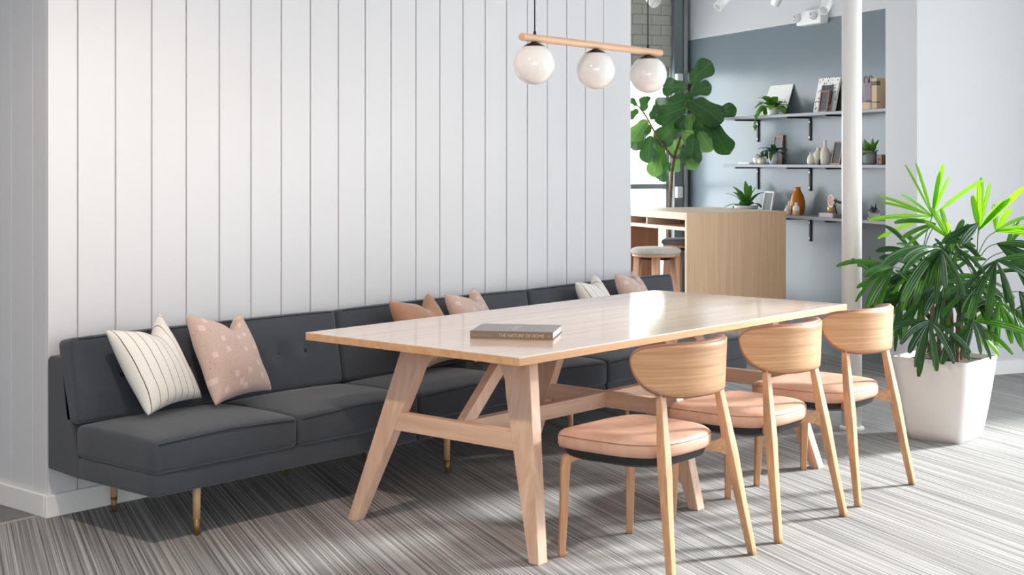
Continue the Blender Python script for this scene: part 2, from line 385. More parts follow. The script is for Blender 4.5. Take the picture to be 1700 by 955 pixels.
# right window wall (outside the picture)
b = MB()
for (s0, s1, z0, z1) in ((-11.4, -0.5, 0.0, 0.05), (-11.4, -0.5, 3.0, CEIL), (-11.4, -8.9, 0.05, 3.0), (-2.1, -0.5, 0.05, 3.0)):
    b.box(-s1, -s0, T_WIN, T_WIN + 0.15, z0, z1)
struct(b.build('wall_right', wall_white, loc=(G0.x, G0.y, 0), rot=(0, 0, GROT)))
def grid_window(name, s_or_t, lo, hi, z0, z1, nx, along, rails=()):
    """window frame with mullions and one pane per bay; along 's' (side wall) or 't' (end wall)"""
    W = bpy.data.objects.new(name, None); col.objects.link(W); W.location = (G0.x, G0.y, 0); W.rotation_euler = (0, 0, GROT); struct(W)
    def pb(n, a0, a1, zz0, zz1, th, mt):
        if along == 's': bb = MB().box(-a1, -a0, s_or_t - th, s_or_t + th, zz0, zz1)
        else: bb = MB().box(-s_or_t - th, -s_or_t + th, a0, a1, zz0, zz1)
        return bb.build(n, mt, W)
    step = (hi - lo) / nx
    pb('window_frame', lo, hi, z1 - 0.05, z1, 0.035, steel); pb('window_sill', lo, hi, z0, z0 + 0.05, 0.05, steel)
    for i in range(nx + 1): pb('mullion', lo + i * step - 0.025, lo + i * step + 0.025, z0, z1, 0.03, steel)
    for z in rails: pb('transom', lo, hi, z - 0.022, z + 0.022, 0.03, steel)
    for i in range(nx): pb('pane', lo + i * step, lo + (i + 1) * step, z0 + 0.05, z1 - 0.05, 0.002, pane)
    return W
grid_window('window_2', T_WIN + 0.06, -8.9, -2.1, 0.05, 3.0, 5, 's', (2.2,))
# end wall with the window behind the fig tree
b = MB()
for (t0, t1, z0, z1) in ((-10.6, 0.0, 0.0, 0.04), (-10.6, 0.0, 2.30, CEIL), (-10.6, -9.0, 0.04, 2.30), (-0.17, 0.0, 0.04, 2.30)):
    b.box(-2.98, -2.86, t0, t1, z0, z1)
we = struct(b.build('wall_end', mortar, loc=(G0.x, G0.y, 0), rot=(0, 0, GROT)))
grid_window('window_1', 2.92, -9.0, -0.17, 0.04, 2.30, 6, 't', (1.23,))
# painted bricks above the window (children of the end wall)
bm_ = MB().box(-0.0, 0.012, 0.003, 0.187, 0.003, 0.087)
bd = bm_.build('brick', brick_paint, we, bevel=0.004, loc=(-2.872, -0.2, 2.31)); first = bd
k = 0
for row in range(9):
    for c in range(9):
        t = -0.17 - 0.19 * (c + 1) + (0.095 if row % 2 else 0) - 0.0
        if row == 0 and c == 0: bd.location = (-2.866, t, 2.31); continue
        z = 2.31 + row * 0.091
        if z > CEIL - 0.09: continue
        o = first.copy(); col.objects.link(o); o.parent = we; o.location = (-2.866, t + random.uniform(-.002, .002), z)
# rough steel column and conduit in the corner of the end wall
p = MB().box(-2.86, -2.80, -0.16, -0.075, 0.0, CEIL).build('column_trim', steel_dark, loc=(G0.x, G0.y, 0), rot=(0, 0, GROT)); p.name = 'trim_2'; struct(p)
b = MB().tube([G(2.80, -0.045, 0.0), G(2.80, -0.045, CEIL)], 0.022, 14)
cd = tag(b.build('conduit_pipe', steel, smooth=True), 'slim vertical grey conduit pipe in corner beside window', 'pipe')
b = MB().box(-0.05, 0.05, -0.03, 0.03, -0.07, 0.07)
jb = tag(b.build('junction_box', white_plastic, bevel=0.006, loc=G(2.80, -0.125, 2.17), rot=(0, 0, GROT)), 'small white junction box on the column above the window', 'electrical box')
b = MB().box(-0.045, 0.045, -0.03, 0.03, -0.05, 0.05)
jb = tag(b.build('window_latch', white_plastic, bevel=0.006, loc=G(2.80, -0.125, 1.18), rot=(0, 0, GROT)), 'white latch box low on the column beside the window', 'latch')
# walls outside the picture that close the room
struct(gbox('wall_left', -11.4, 3.0, -10.6, -10.45, 0, CEIL, wall_white))
b = MB()
for (t0, t1, z0, z1) in ((-10.6, T_WIN + .15, 0.0, 0.7), (-10.6, T_WIN + .15, 2.9, CEIL), (-10.6, -9.8, 0.7, 2.9), (-4.5, T_WIN + .15, 0.7, 2.9)):
    b.box(11.2, 11.35, t0, t1, z0, z1)
struct(b.build('wall_front', wall_white, loc=(G0.x, G0.y, 0), rot=(0, 0, GROT)))
grid_window('fill_window', -11.27, -9.8, -4.5, 0.7, 2.9, 4, 't', (2.2,))  # unseen window, added to bring fill light from behind the camera

# ---- panelled wall block: each plank is a piece of its own
PX0, PX1, PY0, PY1 = 3.125, 7.19, 5.158, 6.35
pw = struct(MB().box(PX0 + 0.012, PX1 - 0.012, PY0 + 0.012, PY1 - 0.012, 0, CEIL).build('wall_panelled', mat('plank_backing_paint', srgb(206, 192, 178), 0.7)))
seams = [3.262 + 0.1821 * i for i in range(21)] 
edges = [PX0] + seams + [PX1]
proto = None
for a, c in zip(edges[:-1], edges[1:]):
    wdt = c - a
    if abs(wdt - 0.1821) < 0.002 and proto is not None:
        o = proto.copy(); col.objects.link(o); o.location = (a, PY0, 0)
    else:
        o = MB().box(0.0035 if a > PX0 else 0.0, wdt - 0.0035 if c < PX1 else wdt, 0.0, 0.016, 0.0, CEIL).build('plank', plank_white, bevel=0.0025, loc=(a, PY0, 0))
        if abs(wdt - 0.1821) < 0.002: proto = o
    o.parent = pw
ey = [PY0 + 0.016, 5.272, 5.44, 5.615, 5.797, 5.979, 6.161, PY1]
for a, c in zip(ey[:-1], ey[1:]):
    MB().box(0.0, 0.016, a + (0.0022 if a > PY0 + 0.02 else 0), c - 0.0022, 0.0, CEIL).build('plank', plank_white, pw, bevel=0.0018, loc=(PX0, 0, 0))
bbm = white_gloss
struct(MB().box(PX0 - 0.02, PX1 + 0.02, PY0 - 0.02, PY0, 0, 0.092).build('baseboard_front', bbm, bevel=0.004))
struct(MB().box(PX0 - 0.02, PX0, PY0, PY1, 0, 0.092).build('baseboard_return', bbm, bevel=0.004))

# ---- round white column
cp = thing('steel_column', 'slim round white column rising behind the farthest chair', 'column', (6.998, 3.549, 0))
MB().lathe([(0.054, 0.0), (0.054, CEIL)], 40).build('column_shaft', white_gloss, cp, smooth=True)
MB().lathe([(0.066, 0.0), (0.066, 0.012), (0.055, 0.02)], 40).build('column_base', white_gloss, cp, smooth=False)

# ================================================================ SOFA
MODW = 1.42
def sofa_module(x0, label):
    t = thing('sofa_module', label, 'sofa', (x0, 0, 0), 0, 'charcoal sofa modules along the panelled wall')
    g = 0.004
    rounded_box((MODW - 2 * g) / 2, 0.25, 0.044, 0.016).build('seat_base', sofa_fabric, t, True, loc=(MODW / 2, 4.668, 0.236))
    # wedge shaped back frame
    prof = [(5.135, 0.205), (4.905, 0.193), (4.89, 0.208), (4.955, 0.40), (5.030, 0.648), (5.045, 0.664), (5.12, 0.664), (5.138, 0.650)]
    MB().prism(prof, [g, MODW - g], lambda a, b_, d: (d, a, b_)).build('back_frame', sofa_fabric, t, False, bevel=0.008, seg=3)
    # two seat cushions with a crowned top and waterfall front
    for i in range(2):
        hx, hy, hz = 0.352, 0.262, 0.062
        def crown(q, hx=hx, hy=hy):
            u = max(0, 1 - (q.x / hx) ** 2); v = max(0, 1 - (q.y / hy) ** 2)
            z = q.z
            if z > 0: z += 0.030 * (u ** 0.5) * (v ** 0.55)
            y = q.y - 0.010 * u * (1 - (q.z / 0.062) ** 2) if q.y < -0.2 else q.y
            return Vector((q.x, y, z))
        c = rounded_box(hx, hy, hz, 0.022, crown, 10).build('seat_cushion', sofa_fabric, t, True, loc=(0.355 + i * 0.71, 4.672, 0.340))
        pts = [(-hx + .012, -hy + .003, hz - .006), (hx - .012, -hy + .003, hz - .006)]
        MB().tube([(-hx + .02, -hy - .001 - .0 * 1, hz - .012 + .012 * 0), (0, -hy - .003, hz + .002), (hx - .02, -hy - .001, hz - .012)], 0.0022, 6).build('piping', piping_fabric, c, True)
    # tufted back cushion, leaning
    L, Hh, T = MODW / 2 - g, 0.170, 0.055
    bx = [-0.49 + 0.1633 * k for k in range(7)]
    def tuft(q):
        y = q.y; u = max(0, 1 - (q.x / L) ** 4); v = max(0, 1 - (q.z / Hh) ** 2)
        if y < 0:
            y -= 0.022 * u * v
            for b0 in bx: y += 0.024 * math.exp(-(((q.x - b0) / 0.028) ** 2 + (q.z / 0.028) ** 2))
        return Vector((q.x, y, q.z + (0.006 * u if q.z > 0 else 0)))
    bc = MB(); src = rounded_box(L, T, Hh, 0.022, None, 44); 
    bc.add([tuft(Vector(p)) for p in src.v], src.f)
    cb = bc.build('back_cushion', sofa_fabric, t, True, loc=(MODW / 2, 4.985, 0.572), rot=(-R(10.5), 0, 0))
    for b0 in bx:
        MB().lathe([(0.001, 0.006), (0.006, 0.005), (0.009, 0.002), (0.0095, -0.002), (0.006, -0.004)], 12).build('button', mat('black_shiny_button', srgb(20, 20, 22), 0.15), cb, True, loc=(b0, -T + 0.0005, 0), rot=(R(90), 0, 0))
    MB().tube([(-L + .03, -T - .002, Hh - .008), (0, -T - .004, Hh - .003), (L - .03, -T - .002, Hh - .008)], 0.0022, 6).build('piping', piping_fabric, cb, True)
    # turned legs with brass ferrules
    for lx in (0.245, MODW - 0.245):
        for ly in (4.472, 5.03):
            lg = MB().lathe([(0.0138, 0.062), (0.0168, 0.205)], 20).build('leg', oak[2], t, True, loc=(lx, ly, 0))
            MB().lathe([(0.0095, 0.0), (0.0140, 0.064)], 20).build('ferrule', brass, lg, True)
    return t
sofa_module(3.105, 'charcoal tufted sofa section at the near left end, holding a striped and a pink cushion')
sofa_module(3.105 + MODW, 'middle charcoal sofa section behind the table, holding the tan brown cushion')
sofa_module(3.105 + 2 * MODW, 'far charcoal sofa section at the right end of the panelled wall')

# ================================================================ CUSHIONS
def pillow(name, TL, TR, BR, BL, material, label, T=0.074, notch=0.07, seed=1):
    TL, TR, BR, BL = map(Vector, (TL, TR, BR, BL)); c = (TL + TR + BR + BL) / 4
    U = ((TR + BR) - (TL + BL)).normalized(); V = ((TL + TR) - (BL + BR)).normalized(); Nn = U.cross(V).normalized()
    N = 22; rnd = random.Random(seed); ph = [rnd.uniform(0, 6) for _ in range(6)]
    b = MB(); uv = []; idx = {}
    for side in (1, -1):
        for i in range(N + 1):
            for j in range(N + 1):
                edge = i in (0, N) or j in (0, N)
                if side == -1 and edge: idx[(side, i, j)] = idx[(1, i, j)]; continue
                u, v = i / N, j / N
                # gently concave sides
                a, d = 2 * u - 1, 2 * v - 1
                pu = u - 0.045 * a * (1 - d * d); pv = v - 0.045 * d * (1 - a * a)
                P = BL * (1 - pu) * (1 - pv) + BR * pu * (1 - pv) + TR * pu * pv + TL * (1 - pu) * pv
                fall = max(0.0, v - 0.45) / 0.55
                P -= V * notch * (math.exp(-((a - 0.34) / 0.34) ** 2) + 0.35 * math.exp(-((a + 0.2) / 0.5) ** 2)) * fall ** 1.6
                bul = max(0, (1 - a * a) * (1 - d * d)) ** 0.42
                bul *= 1 - 0.4 * math.exp(-((a - .34) / 0.3) ** 2) * fall
                wr = 0.006 * math.sin(7 * u + 5 * v + ph[0]) * math.sin(6 * v - 3 * u + ph[1]) + 0.004 * math.sin(15 * v + 6 * u + ph[2]) * (1 - v)
                P += Nn * side * (T * bul + wr * bul * side)
                idx[(side, i, j)] = len(b.v); b.v.append(tuple(P - c)); uv.append((u, v))
    for side in (1, -1):
        for i in range(N):
            for j in range(N):
                q = (idx[(side, i, j)], idx[(side, i + 1, j)], idx[(side, i + 1, j + 1)], idx[(side, i, j + 1)])
                b.f.append(q if side > 0 else q[::-1])
    b.uv = uv
    o = b.build(name, material, None, True, loc=c)
    s = o.modifiers.new('subdivision', 'SUBSURF'); s.levels = 1; s.render_levels = 1
    return tag(o, label, 'cushion', 'throw cushions on the sofa')
pillow('throw_cushion', (3.189, 4.86, .786), (3.533, 4.97, .821), (3.625, 4.79, .458), (3.279, 4.69, .440), striped, 'ivory cushion with thin dark stripes at the near end of the sofa', seed=1)
pillow('throw_cushion', (3.572, 4.86, .822), (3.94, 4.95, .790), (3.997, 4.79, .445), (3.590, 4.67, .440), pink, 'dusty pink cushion leaning beside the near striped cushion', seed=2)
pillow('throw_cushion', (4.751, 4.85, .785), (5.149, 4.96, .794), (5.22, 4.78, .455), (4.79, 4.66, .445), brown_velvet, 'plain tan brown cushion behind the near half of the table', seed=3)
pillow('throw_cushion', (5.144, 4.85, .795), (5.487, 4.96, .799), (5.57, 4.78, .455), (5.18, 4.66, .445), pink, 'pale pink cushion beside the tan brown cushion', seed=4)
pillow('throw_cushion', (6.217, 4.85, .783), (6.534, 4.96, .806), (6.60, 4.78, .455), (6.25, 4.66, .445), striped, 'ivory cushion with thin dark stripes at the far end of the sofa', seed=5)
pillow('throw_cushion', (6.590, 4.85, .809), (6.921, 4.96, .799), (6.98, 4.78, .455), (6.62, 4.66, .445), pink, 'farthest pink cushion on the sofa, next to the wall end', seed=6)

# ================================================================ TABLE
TX0, TX1, TY0, TY1, TZ = 3.832, 6.335, 3.238, 4.388, 0.75
tb = thing('dining_table', 'long pale wooden table with splayed legs in front of the sofa', 'table', (0, 0, 0))
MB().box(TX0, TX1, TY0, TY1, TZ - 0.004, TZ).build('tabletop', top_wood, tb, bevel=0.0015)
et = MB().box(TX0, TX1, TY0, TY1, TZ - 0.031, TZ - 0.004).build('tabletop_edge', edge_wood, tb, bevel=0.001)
YC = 3.70; ZT = TZ - 0.031
leg_prof = [(-.502, 0), (-.455, 0), (-.302, .41), (-.247, .56), (-.228, .625), (-.196, .672), (-.15, .70), (-.115, ZT), (-.332, ZT)]
def frame(xf, lean):
    for sgn in (1, -1):
        pr = [(a * sgn, z) for a, z in leg_prof]
        if sgn < 0: pr = pr[::-1]
        MB().prism(pr, [-0.026, 0.026], lambda a, z, d: (xf + lean * z / ZT + d, YC + a, z)).build('leg', beech[2], tb, bevel=0.003)
    z0, z1 = 0.375, 0.443
    MB().prism([(-.315, z0), (.315, z0), (.302, z1), (-.302, z1)], [-0.022, 0.022], lambda a, z, d: (xf + lean * z / ZT + d, YC + a, z)).build('stretcher', beech[1], tb, bevel=0.002)
    MB().prism([(-.15, .69), (.15, .69), (.15, ZT), (-.15, ZT)], [-0.02, 0.02], lambda a, z, d: (xf + lean * z / ZT + d, YC + a, z)).build('top_rail', beech[1], tb, bevel=0.002)
frame(3.917, 0.15); frame(4.96, 0.0); frame(6.0, -0.15)
for a, c in ((4.026, 4.938), (4.982, 5.892)):
    MB().box(a, c, YC - .022, YC + .022, .377, .441).build('long_stretcher', beech[0], tb, bevel=0.002)
for xa, xb in ((4.02, 4.30), (5.90, 5.62)):
    d = 0.035 if xb > xa else -0.035
    MB().prism([(xa, .441), (xa + d * 2.2, .441), (xb + d * 2.2, ZT), (xb, ZT)] if d > 0 else [(xb, ZT), (xb + d * 2.2, ZT), (xa + d * 2.2, .441), (xa, .441)], [YC - .02, YC + .02], lambda a, z, y: (a, y, z)).build('brace', beech[2], tb, bevel=0.002)
for y in (TY0 + 0.13, TY1 - 0.30):
    MB().box(4.0, 5.9, y, y + 0.035, ZT - 0.03, ZT).build('side_rail', beech[0], tb, bevel=0.002)

# ---- book on the table
bk = thing('hardback_book', 'grey hardback book with lettered brown spine lying on the table', 'book', (4.21, 3.5985, TZ), math.atan2(-.285, .168))
BL_, BW, BH = 0.331, 0.25, 0.031
cover = mat('grey_book_cover', srgb(150, 148, 150), 0.45); spine_m = mat('taupe_book_spine', srgb(124, 108, 94), 0.55); gold = mat('pale_gold_lettering', srgb(206, 176, 150), 0.5)
MB().box(-BL_ / 2 + .004, BL_ / 2 - .004, 0.004, BW - .005, 0.0035, BH - .0035).build('pages', pages, bk)
MB().box(-BL_ / 2, BL_ / 2, 0, BW, 0.0, 0.0035).build('back_cover', spine_m, bk, bevel=0.0008)
MB().box(-BL_ / 2, BL_ / 2, 0, BW, BH - .0035, BH).build('front_cover', cover, bk, bevel=0.0008)
sp_ = MB().box(-BL_ / 2, BL_ / 2, -0.003, 0.004, 0.0, BH).build('spine', spine_m, bk, bevel=0.001)
def lettering(name, text, size, loc, rot, material, parent, align='LEFT', extrude=0.0004):
    cu = bpy.data.curves.new(name, 'FONT'); cu.body = text; cu.size = size; cu.extrude = extrude; cu.align_x = align
    tmp = bpy.data.objects.new(name + '_tmp', cu); col.objects.link(tmp); bpy.context.view_layer.update()
    me = bpy.data.meshes.new_from_object(tmp.evaluated_get(bpy.context.evaluated_depsgraph_get())); me.name = name
    bpy.data.objects.remove(tmp); me.materials.clear(); me.materials.append(material)
    o = bpy.data.objects.new(name, me); col.objects.link(o); o.parent = parent; o.location = loc; o.rotation_euler = rot; return o
lettering('spine_title', 'THE NATURE OF HOME', 0.0172, (-0.052, -0.0034, 0.0095), (R(90), 0, 0), gold, sp_)
lettering('spine_author', 'Jeffrey Dungan', 0.0132, (-0.156, -0.0034, 0.0105), (R(90), 0, 0), mat('dull_gold_lettering', srgb(164, 140, 120), 0.5), sp_)
lettering('spine_emblem', 'R', 0.0125, (0.146, -0.0034, 0.0100), (R(90), 0, 0), mat('gold_emblem', srgb(196, 160, 100), 0.5), sp_)
MB().box(-0.012, 0.012, 0.05, 0.20, 0, 0.0004).build('cover_mark', mat('pale_cover_print', srgb(172, 166, 170), 0.5), bk, loc=(0, 0, BH))

# ================================================================ CHAIRS
def seat_outline(sc=1.0, inset=0.0, n=64):
    pts = []
    for k in range(n):
        a = 2 * math.pi * k / n; c, s = math.cos(a), math.sin(a)
        e = 3.6 if s > 0 else 3.0
        x = math.copysign(abs(c) ** (2 / e), c) * 0.248; y = math.copysign(abs(s) ** (2 / e), s) * 0.248
        x *= 1.0 + 0.04 * (y / 0.248)
        L = math.hypot(x, y); f = max(0, L - inset) / L
        pts.append((x * f * sc, y * f * sc + 0.076))
    return pts
def make_chair():
    t = thing('dining_chair', '', 'chair', (0, 0, 0), 0, 'matching oak dining chairs along the table')
    def zdrop(y): return -0.016 * max(0, (y - 0.19) / 0.135) ** 2
    rings = []
    for z, ins in ((0.406, 0.014), (0.410, 0.005), (0.423, 0.0), (0.448, 0.0), (0.461, 0.006), (0.468, 0.018), (0.471, 0.05), (0.469, 0.12), (0.466, 0.19), (0.465, 0.24)):
        rings.append([(x, y, z + zdrop(y)) for x, y in seat_outline(1, ins)])
    MB().loft(rings).build('seat_pad', leather, t, True)
    sm = [(x * 1.004, y * 1.004, 0.453 + zdrop(y)) for x, y in seat_outline(1, 0.0015)]
    MB().tube(sm + [sm[0]], 0.0016, 5).build('seat_seam', leather_edge, t, True)
    rings = []
    for z, ins in ((0.366, 0.055), (0.378, 0.03), (0.408, 0.018), (0.418, 0.018)):
        rings.append([(x, y - 0.004, z + zdrop(y) * 0.6) for x, y in seat_outline(1, ins)])
    MB().loft(rings).build('seat_shell', black_plastic, t, False, bevel=0.0)
    for s in (-1, 1):
        # front leg, bent at the top
        p = spline([(s * .10, .165, .364), (s * .155, .212, .374), (s * .190, .240, .366), (s * .204, .252, .330), (s * .208, .256, .18), (s * .213, .262, 0.0)], 7)
        rr = lerp_list([(.013, .014), (.017, .016), (.018, .017), (.0185, .0165), (.0165, .014), (.0125, .0115)], len(p))
        MB().tube(p, rr, sect=RSQ).build('leg', ply[2], t, True)
        # rear leg rising to the backrest
        p = spline([(s * .265, -.258, 0.0), (s * .239, -.225, .20), (s * .219, -.200, .36), (s * .211, -.190, .42), (s * .199, -.175, .52), (s * .188, -.162, .61), (s * .184, -.158, .645)], 6)
        rr = lerp_list([(.0125, .0125), (.0165, .015), (.021, .018), (.021, .018), (.0175, .015), (.016, .012), (.0155, .0105)], len(p))
        lg = MB().tube(p, rr, sect=RSQ).build('leg', ply[2], t, True)
        # side rail flaring into the rear leg
        p = [(s * .110, -.098, .396), (s * .155, -.136, .400), (s * .182, -.162, .402), (s * .202, -.180, .403), (s * .213, -.191, .404)]
        MB().tube(p, [(.011, .014), (.011, .015), (.012, .021), (.0135, .034), (.0145, .056)], sect=RSQ).build('seat_rail', ply[0], t, True)
    # curved backrest: veneer shell outside, leather pad inside
    NU, NV = 40, 12
    def back_pt(u, v, off, grow=0.0):
        a = abs(u); th = 1.12 * u
        x = (0.262 + grow) * math.sin(th) / math.sin(1.12)
        y = -0.246 + 0.165 * (1 - math.cos(th)) / (1 - math.cos(1.12))
        ztop = 0.811 + grow - 0.010 * a ** 2 - 0.045 * (1 - max(0, 1 - a ** 9) ** 0.5)
        zb = 0.628 - grow + 0.140 * (1 - max(0, 1 - a ** 4.8) ** 0.6)
        z = zb + (ztop - zb) * v
        y -= 0.045 * (z - 0.70)
        nx, ny = math.sin(th * 0.95), -math.cos(th * 0.95)
        return (x + nx * off, y + ny * off, z)
    def shell(o0, o1, grow):
        b = MB(); k = {}
        U = [math.sin(math.pi / 2 * (2 * i / NU - 1)) for i in range(NU + 1)]
        for side, off in ((0, o1), (1, o0)):
            for i, u in enumerate(U):
                for j in range(NV + 1):
                    k[(side, i, j)] = len(b.v); b.v.append(back_pt(u, j / NV, off, grow))
        for i in range(NU):
            for j in range(NV):
                b.f.append((k[(0, i, j)], k[(0, i + 1, j)], k[(0, i + 1, j + 1)], k[(0, i, j + 1)]))
                b.f.append((k[(1, i, j)], k[(1, i, j + 1)], k[(1, i + 1, j + 1)], k[(1, i + 1, j)]))
            b.f.append((k[(0, i, 0)], k[(1, i, 0)], k[(1, i + 1, 0)], k[(0, i + 1, 0)]))
            b.f.append((k[(0, i, NV)], k[(0, i + 1, NV)], k[(1, i + 1, NV)], k[(1, i, NV)]))
        for j in range(NV):
            b.f.append((k[(0, 0, j)], k[(0, 0, j + 1)], k[(1, 0, j + 1)], k[(1, 0, j)]))
            b.f.append((k[(0, NU, j)], k[(1, NU, j)], k[(1, NU, j + 1)], k[(0, NU, j + 1)]))
        return b
    shell(0.0, 0.010, 0.0).build('backrest', ply_back, t, True, angle=60)
    pd = shell(-0.022, -0.0005, 0.007).build('back_pad', leather_edge, t, True)
    pd['label'] = 'brown leather pad wrapped over the edge of the backrest'
    return t
ch = make_chair()
CH = [((4.252, 2.948), 0.0, 'oak dining chair nearest the camera, with peach leather seat'),
      ((4.985, 2.955), 0.0, 'middle oak dining chair of the row of three at the table'),
      ((5.70, 2.985), 0.0, 'oak dining chair farthest along the table, beside the white planter')]
chairs = [ch] + [copy_tree(ch) for _ in range(2)]
for o, ((x, y), r_, lb) in zip(chairs, CH):
    o.location = (x, y, 0); o.rotation_euler = (0, 0, r_); o['label'] = lb

# ================================================================ PENDANT
pl = thing('pendant_lamp', 'wooden bar pendant lamp with three opal glass globes above the table', 'lamp', (5.07, 3.832, 0), math.atan2(.046, .91))
BZ = 1.977
MB().tube([(-.555, 0, BZ), (.555, 0, BZ)], 0.0165, 24).build('wooden_bar', wood('pendant_oak', srgb(232, 190, 156), srgb(212, 166, 128), 0, 0.45), pl, True, bevel=0.0015, angle=60)
for gx in (-.466, .0, .445):
    gl_ = MB(); N = 28
    gl_.lathe([(0.0885 * math.sin(math.pi * (0.02 + 0.96 * k / N)), -0.0885 * math.cos(math.pi * (0.02 + 0.96 * k / N))) for k in range(N + 1)], 48)
    gl_.build('globe_shade', opal, pl, True, loc=(gx, 0, BZ - 0.1105))
    MB().lathe([(0.044, -0.0375), (0.0475, -0.0365), (0.046, -0.034), (0.030, -0.0245), (0.013, -0.017), (0.008, -0.012)], 32).build('globe_cap', black_metal, pl, True, loc=(gx, 0, BZ))
for gx in (-.462, .442):
    MB().tube([(gx, 0, BZ + .015), (gx, 0, CEIL)], 0.0028, 8).build('cable', black_plastic, pl, True)
    MB().lathe([(0.007, 0), (0.006, 0.014), (0.003, 0.018)], 12).build('cable_grip', black_metal, pl, True, loc=(gx, 0, BZ + .014))
MB().lathe([(0.055, 0), (0.055, 0.025)], 28).build('ceiling_rose', black_metal, pl, True, loc=(-.462, 0, CEIL - .025))
MB().lathe([(0.055, 0), (0.055, 0.025)], 28).build('ceiling_rose', black_metal, pl, True, loc=(.442, 0, CEIL - .025))

# ================================================================ POTTED PALM
pp = thing('potted_palm', 'leafy fan palm in a square white tapered planter behind the chairs', 'potted plant', (7.10, 3.065, 0), VIEW_ROT)
def sq_ring(h, r, z, n=6):
    out = []
    for cx_, cy_, a0 in ((1, -1, -90), (1, 1, 0), (-1, 1, 90), (-1, -1, 180)):
        for k in range(n + 1):
            a = R(a0 + 90 * k / n); out.append((cx_ * (h - r) + r * math.cos(a), cy_ * (h - r) + r * math.sin(a), z))
    return out
rg = []
for k in range(9):
    z = 0.43 * k / 8; h = 0.143 + 0.064 * (z / 0.43) ** 0.75
    rg.append(sq_ring(h, 0.028, z))
rg += [sq_ring(0.199, 0.024, 0.43), sq_ring(0.190, 0.02, 0.36)]
MB().loft(rg).build('planter', planter_white, pp, True, rot=(0, 0, -VIEW_ROT))
MB().loft([sq_ring(0.187, 0.02, 0.37), sq_ring(0.185, 0.02, 0.405)]).build('soil', soil, pp, False, rot=(0, 0, -VIEW_ROT))
PXM = 0.00309
def P2L(u, v): return ((u - 1578) * PXM, CAM_H - (v - 269) * PXM)
rp = random.Random(11)
def frond(hub, ang, spread, n, size, droop, bright, wid=0.040, seed=0):
    r = random.Random(seed); b = MB(); H = Vector(hub)
    for i in range(n):
        a = R(ang + spread * ((i + 0.5) / n - 0.5) + r.uniform(-11, 11))
        dep = r.uniform(-0.85, 0.75) - 0.1
        d = Vector((math.cos(a), dep, math.sin(a))).normalized()
        L = size * r.uniform(0.72, 1.2); W = wid * r.uniform(0.5, 1.1); ns = 9
        p = H.copy(); ref = Vector((r.uniform(-.3, .3), -1.0, 0.75 + r.uniform(-.3, .3)))
        rings = []
        for k in range(ns + 1):
            t_ = k / ns
            prof = 0.22 + 0.78 * min(1, t_ / 0.38) if t_ < 0.86 else 1 - 0.55 * (t_ - 0.86) / 0.14
            side = d.cross(ref).normalized(); nrm = side.cross(d).normalized(); hw = 0.5 * W * prof
            rings.append([p + side * hw * q + nrm * hw * (0.22 * abs(q) + (0.10 if k2 % 2 else -0.10)) for k2, q in enumerate((-1, -.66, -.33, 0, .33, .66, 1))])
            p = p + d * (L / ns); d = (d + Vector((0, 0, -droop * (0.3 + 1.4 * t_) / ns))).normalized()
        b.loft(rings, cap=False, closed=False)
    fr = b.build('frond', palm_bright if bright else (palm_mid if seed % 3 == 0 else palm_dark), pp, False)
    return fr
FANS = [ # hub u, v, direction, spread, leaflets, size(px), droop, bright, width, depth
 (1561, 362, 122, 160, 11, 96, .25, 1, .026, .05), (1638, 385, 80, 64, 7, 92, .1, 1, .038, .02), (1560, 374, 192, 46, 3, 88, .6, 0, .034, -.02), (1625, 372, 200, 40, 2, 70, .3, 0, .045, -.10),
 (1578, 398, 112, 70, 4, 52, .3, 1, .040, -.06), (1552, 412, 205, 84, 7, 108, .95, 0, .046, -.16), (1548, 414, 262, 84, 5, 84, 1.0, 0, .052, -.24), (1582, 412, 288, 70, 4, 76, .8, 0, .046, -.16),
 (1482, 446, 205, 76, 6, 84, .9, 0, .040, -.08), (1640, 432, 292, 170, 9, 98, 1.0, 0, .050, -.22), (1664, 408, 335, 80, 6, 90, .9, 0, .046, -.02), (1690, 424, 15, 120, 6, 76, .8, 0, .044, .10),
 (1526, 530, 262, 176, 9, 82, .9, 0, .046, -.26), (1604, 532, 268, 150, 7, 66, .9, 0, .042, -.20), (1614, 536, 345, 50, 3, 84, .5, 0, .044, -.10), (1566, 474, 250, 170, 8, 72, .9, 0, .040, -.10),
 (1500, 500, 222, 90, 6, 74, .9, 0, .040, -.02), (1662, 505, 292, 110, 6, 84, .9, 0, .044, -.06), (1640, 562, 322, 70, 4, 62, .6, 1, .032, .10), (1692, 486, 300, 90, 5, 84, .9, 0, .044, -.10),
 (1592, 440, 95, 180, 7, 52, .6, 0, .036, .05), (1540, 452, 226, 150, 8, 80, .9, 0, .042, .06), (1612, 474, 272, 210, 8, 68, .9, 0, .040, .08), (1452, 456, 128, 60, 2, 40, .3, 0, .045, .04),
 (1600, 500, 240, 170, 7, 70, .9, 0, .038, .12), (1650, 470, 310, 160, 7, 84, .9, 0, .042, .14), (1515, 470, 200, 120, 7, 88, .9, 0, .040, .12), (1575, 560, 270, 140, 6, 52, .8, 0, .040, -.16),
 (1700, 450, 340, 130, 7, 86, .9, 0, .044, .02), (1560, 440, 170, 130, 6, 70, .8, 0, .040, .14), (1680, 390, 40, 90, 5, 66, .6, 1, .036, .14), (1600, 420, 60, 110, 5, 56, .6, 0, .038, .12),
 (1540, 506, 190, 150, 7, 70, .9, 0, .04, .02), (1630, 500, 250, 180, 8, 72, .9, 0, .042, .0), (1595, 395, 300, 120, 5, 60, .8, 0, .04, .1)]
for _ in range(9):
    FANS.append((rp.uniform(1500, 1680), rp.uniform(400, 520), rp.uniform(180, 360), rp.uniform(90, 160), 6, rp.uniform(60, 86), .9, 0, .036, rp.uniform(-.2, .15)))
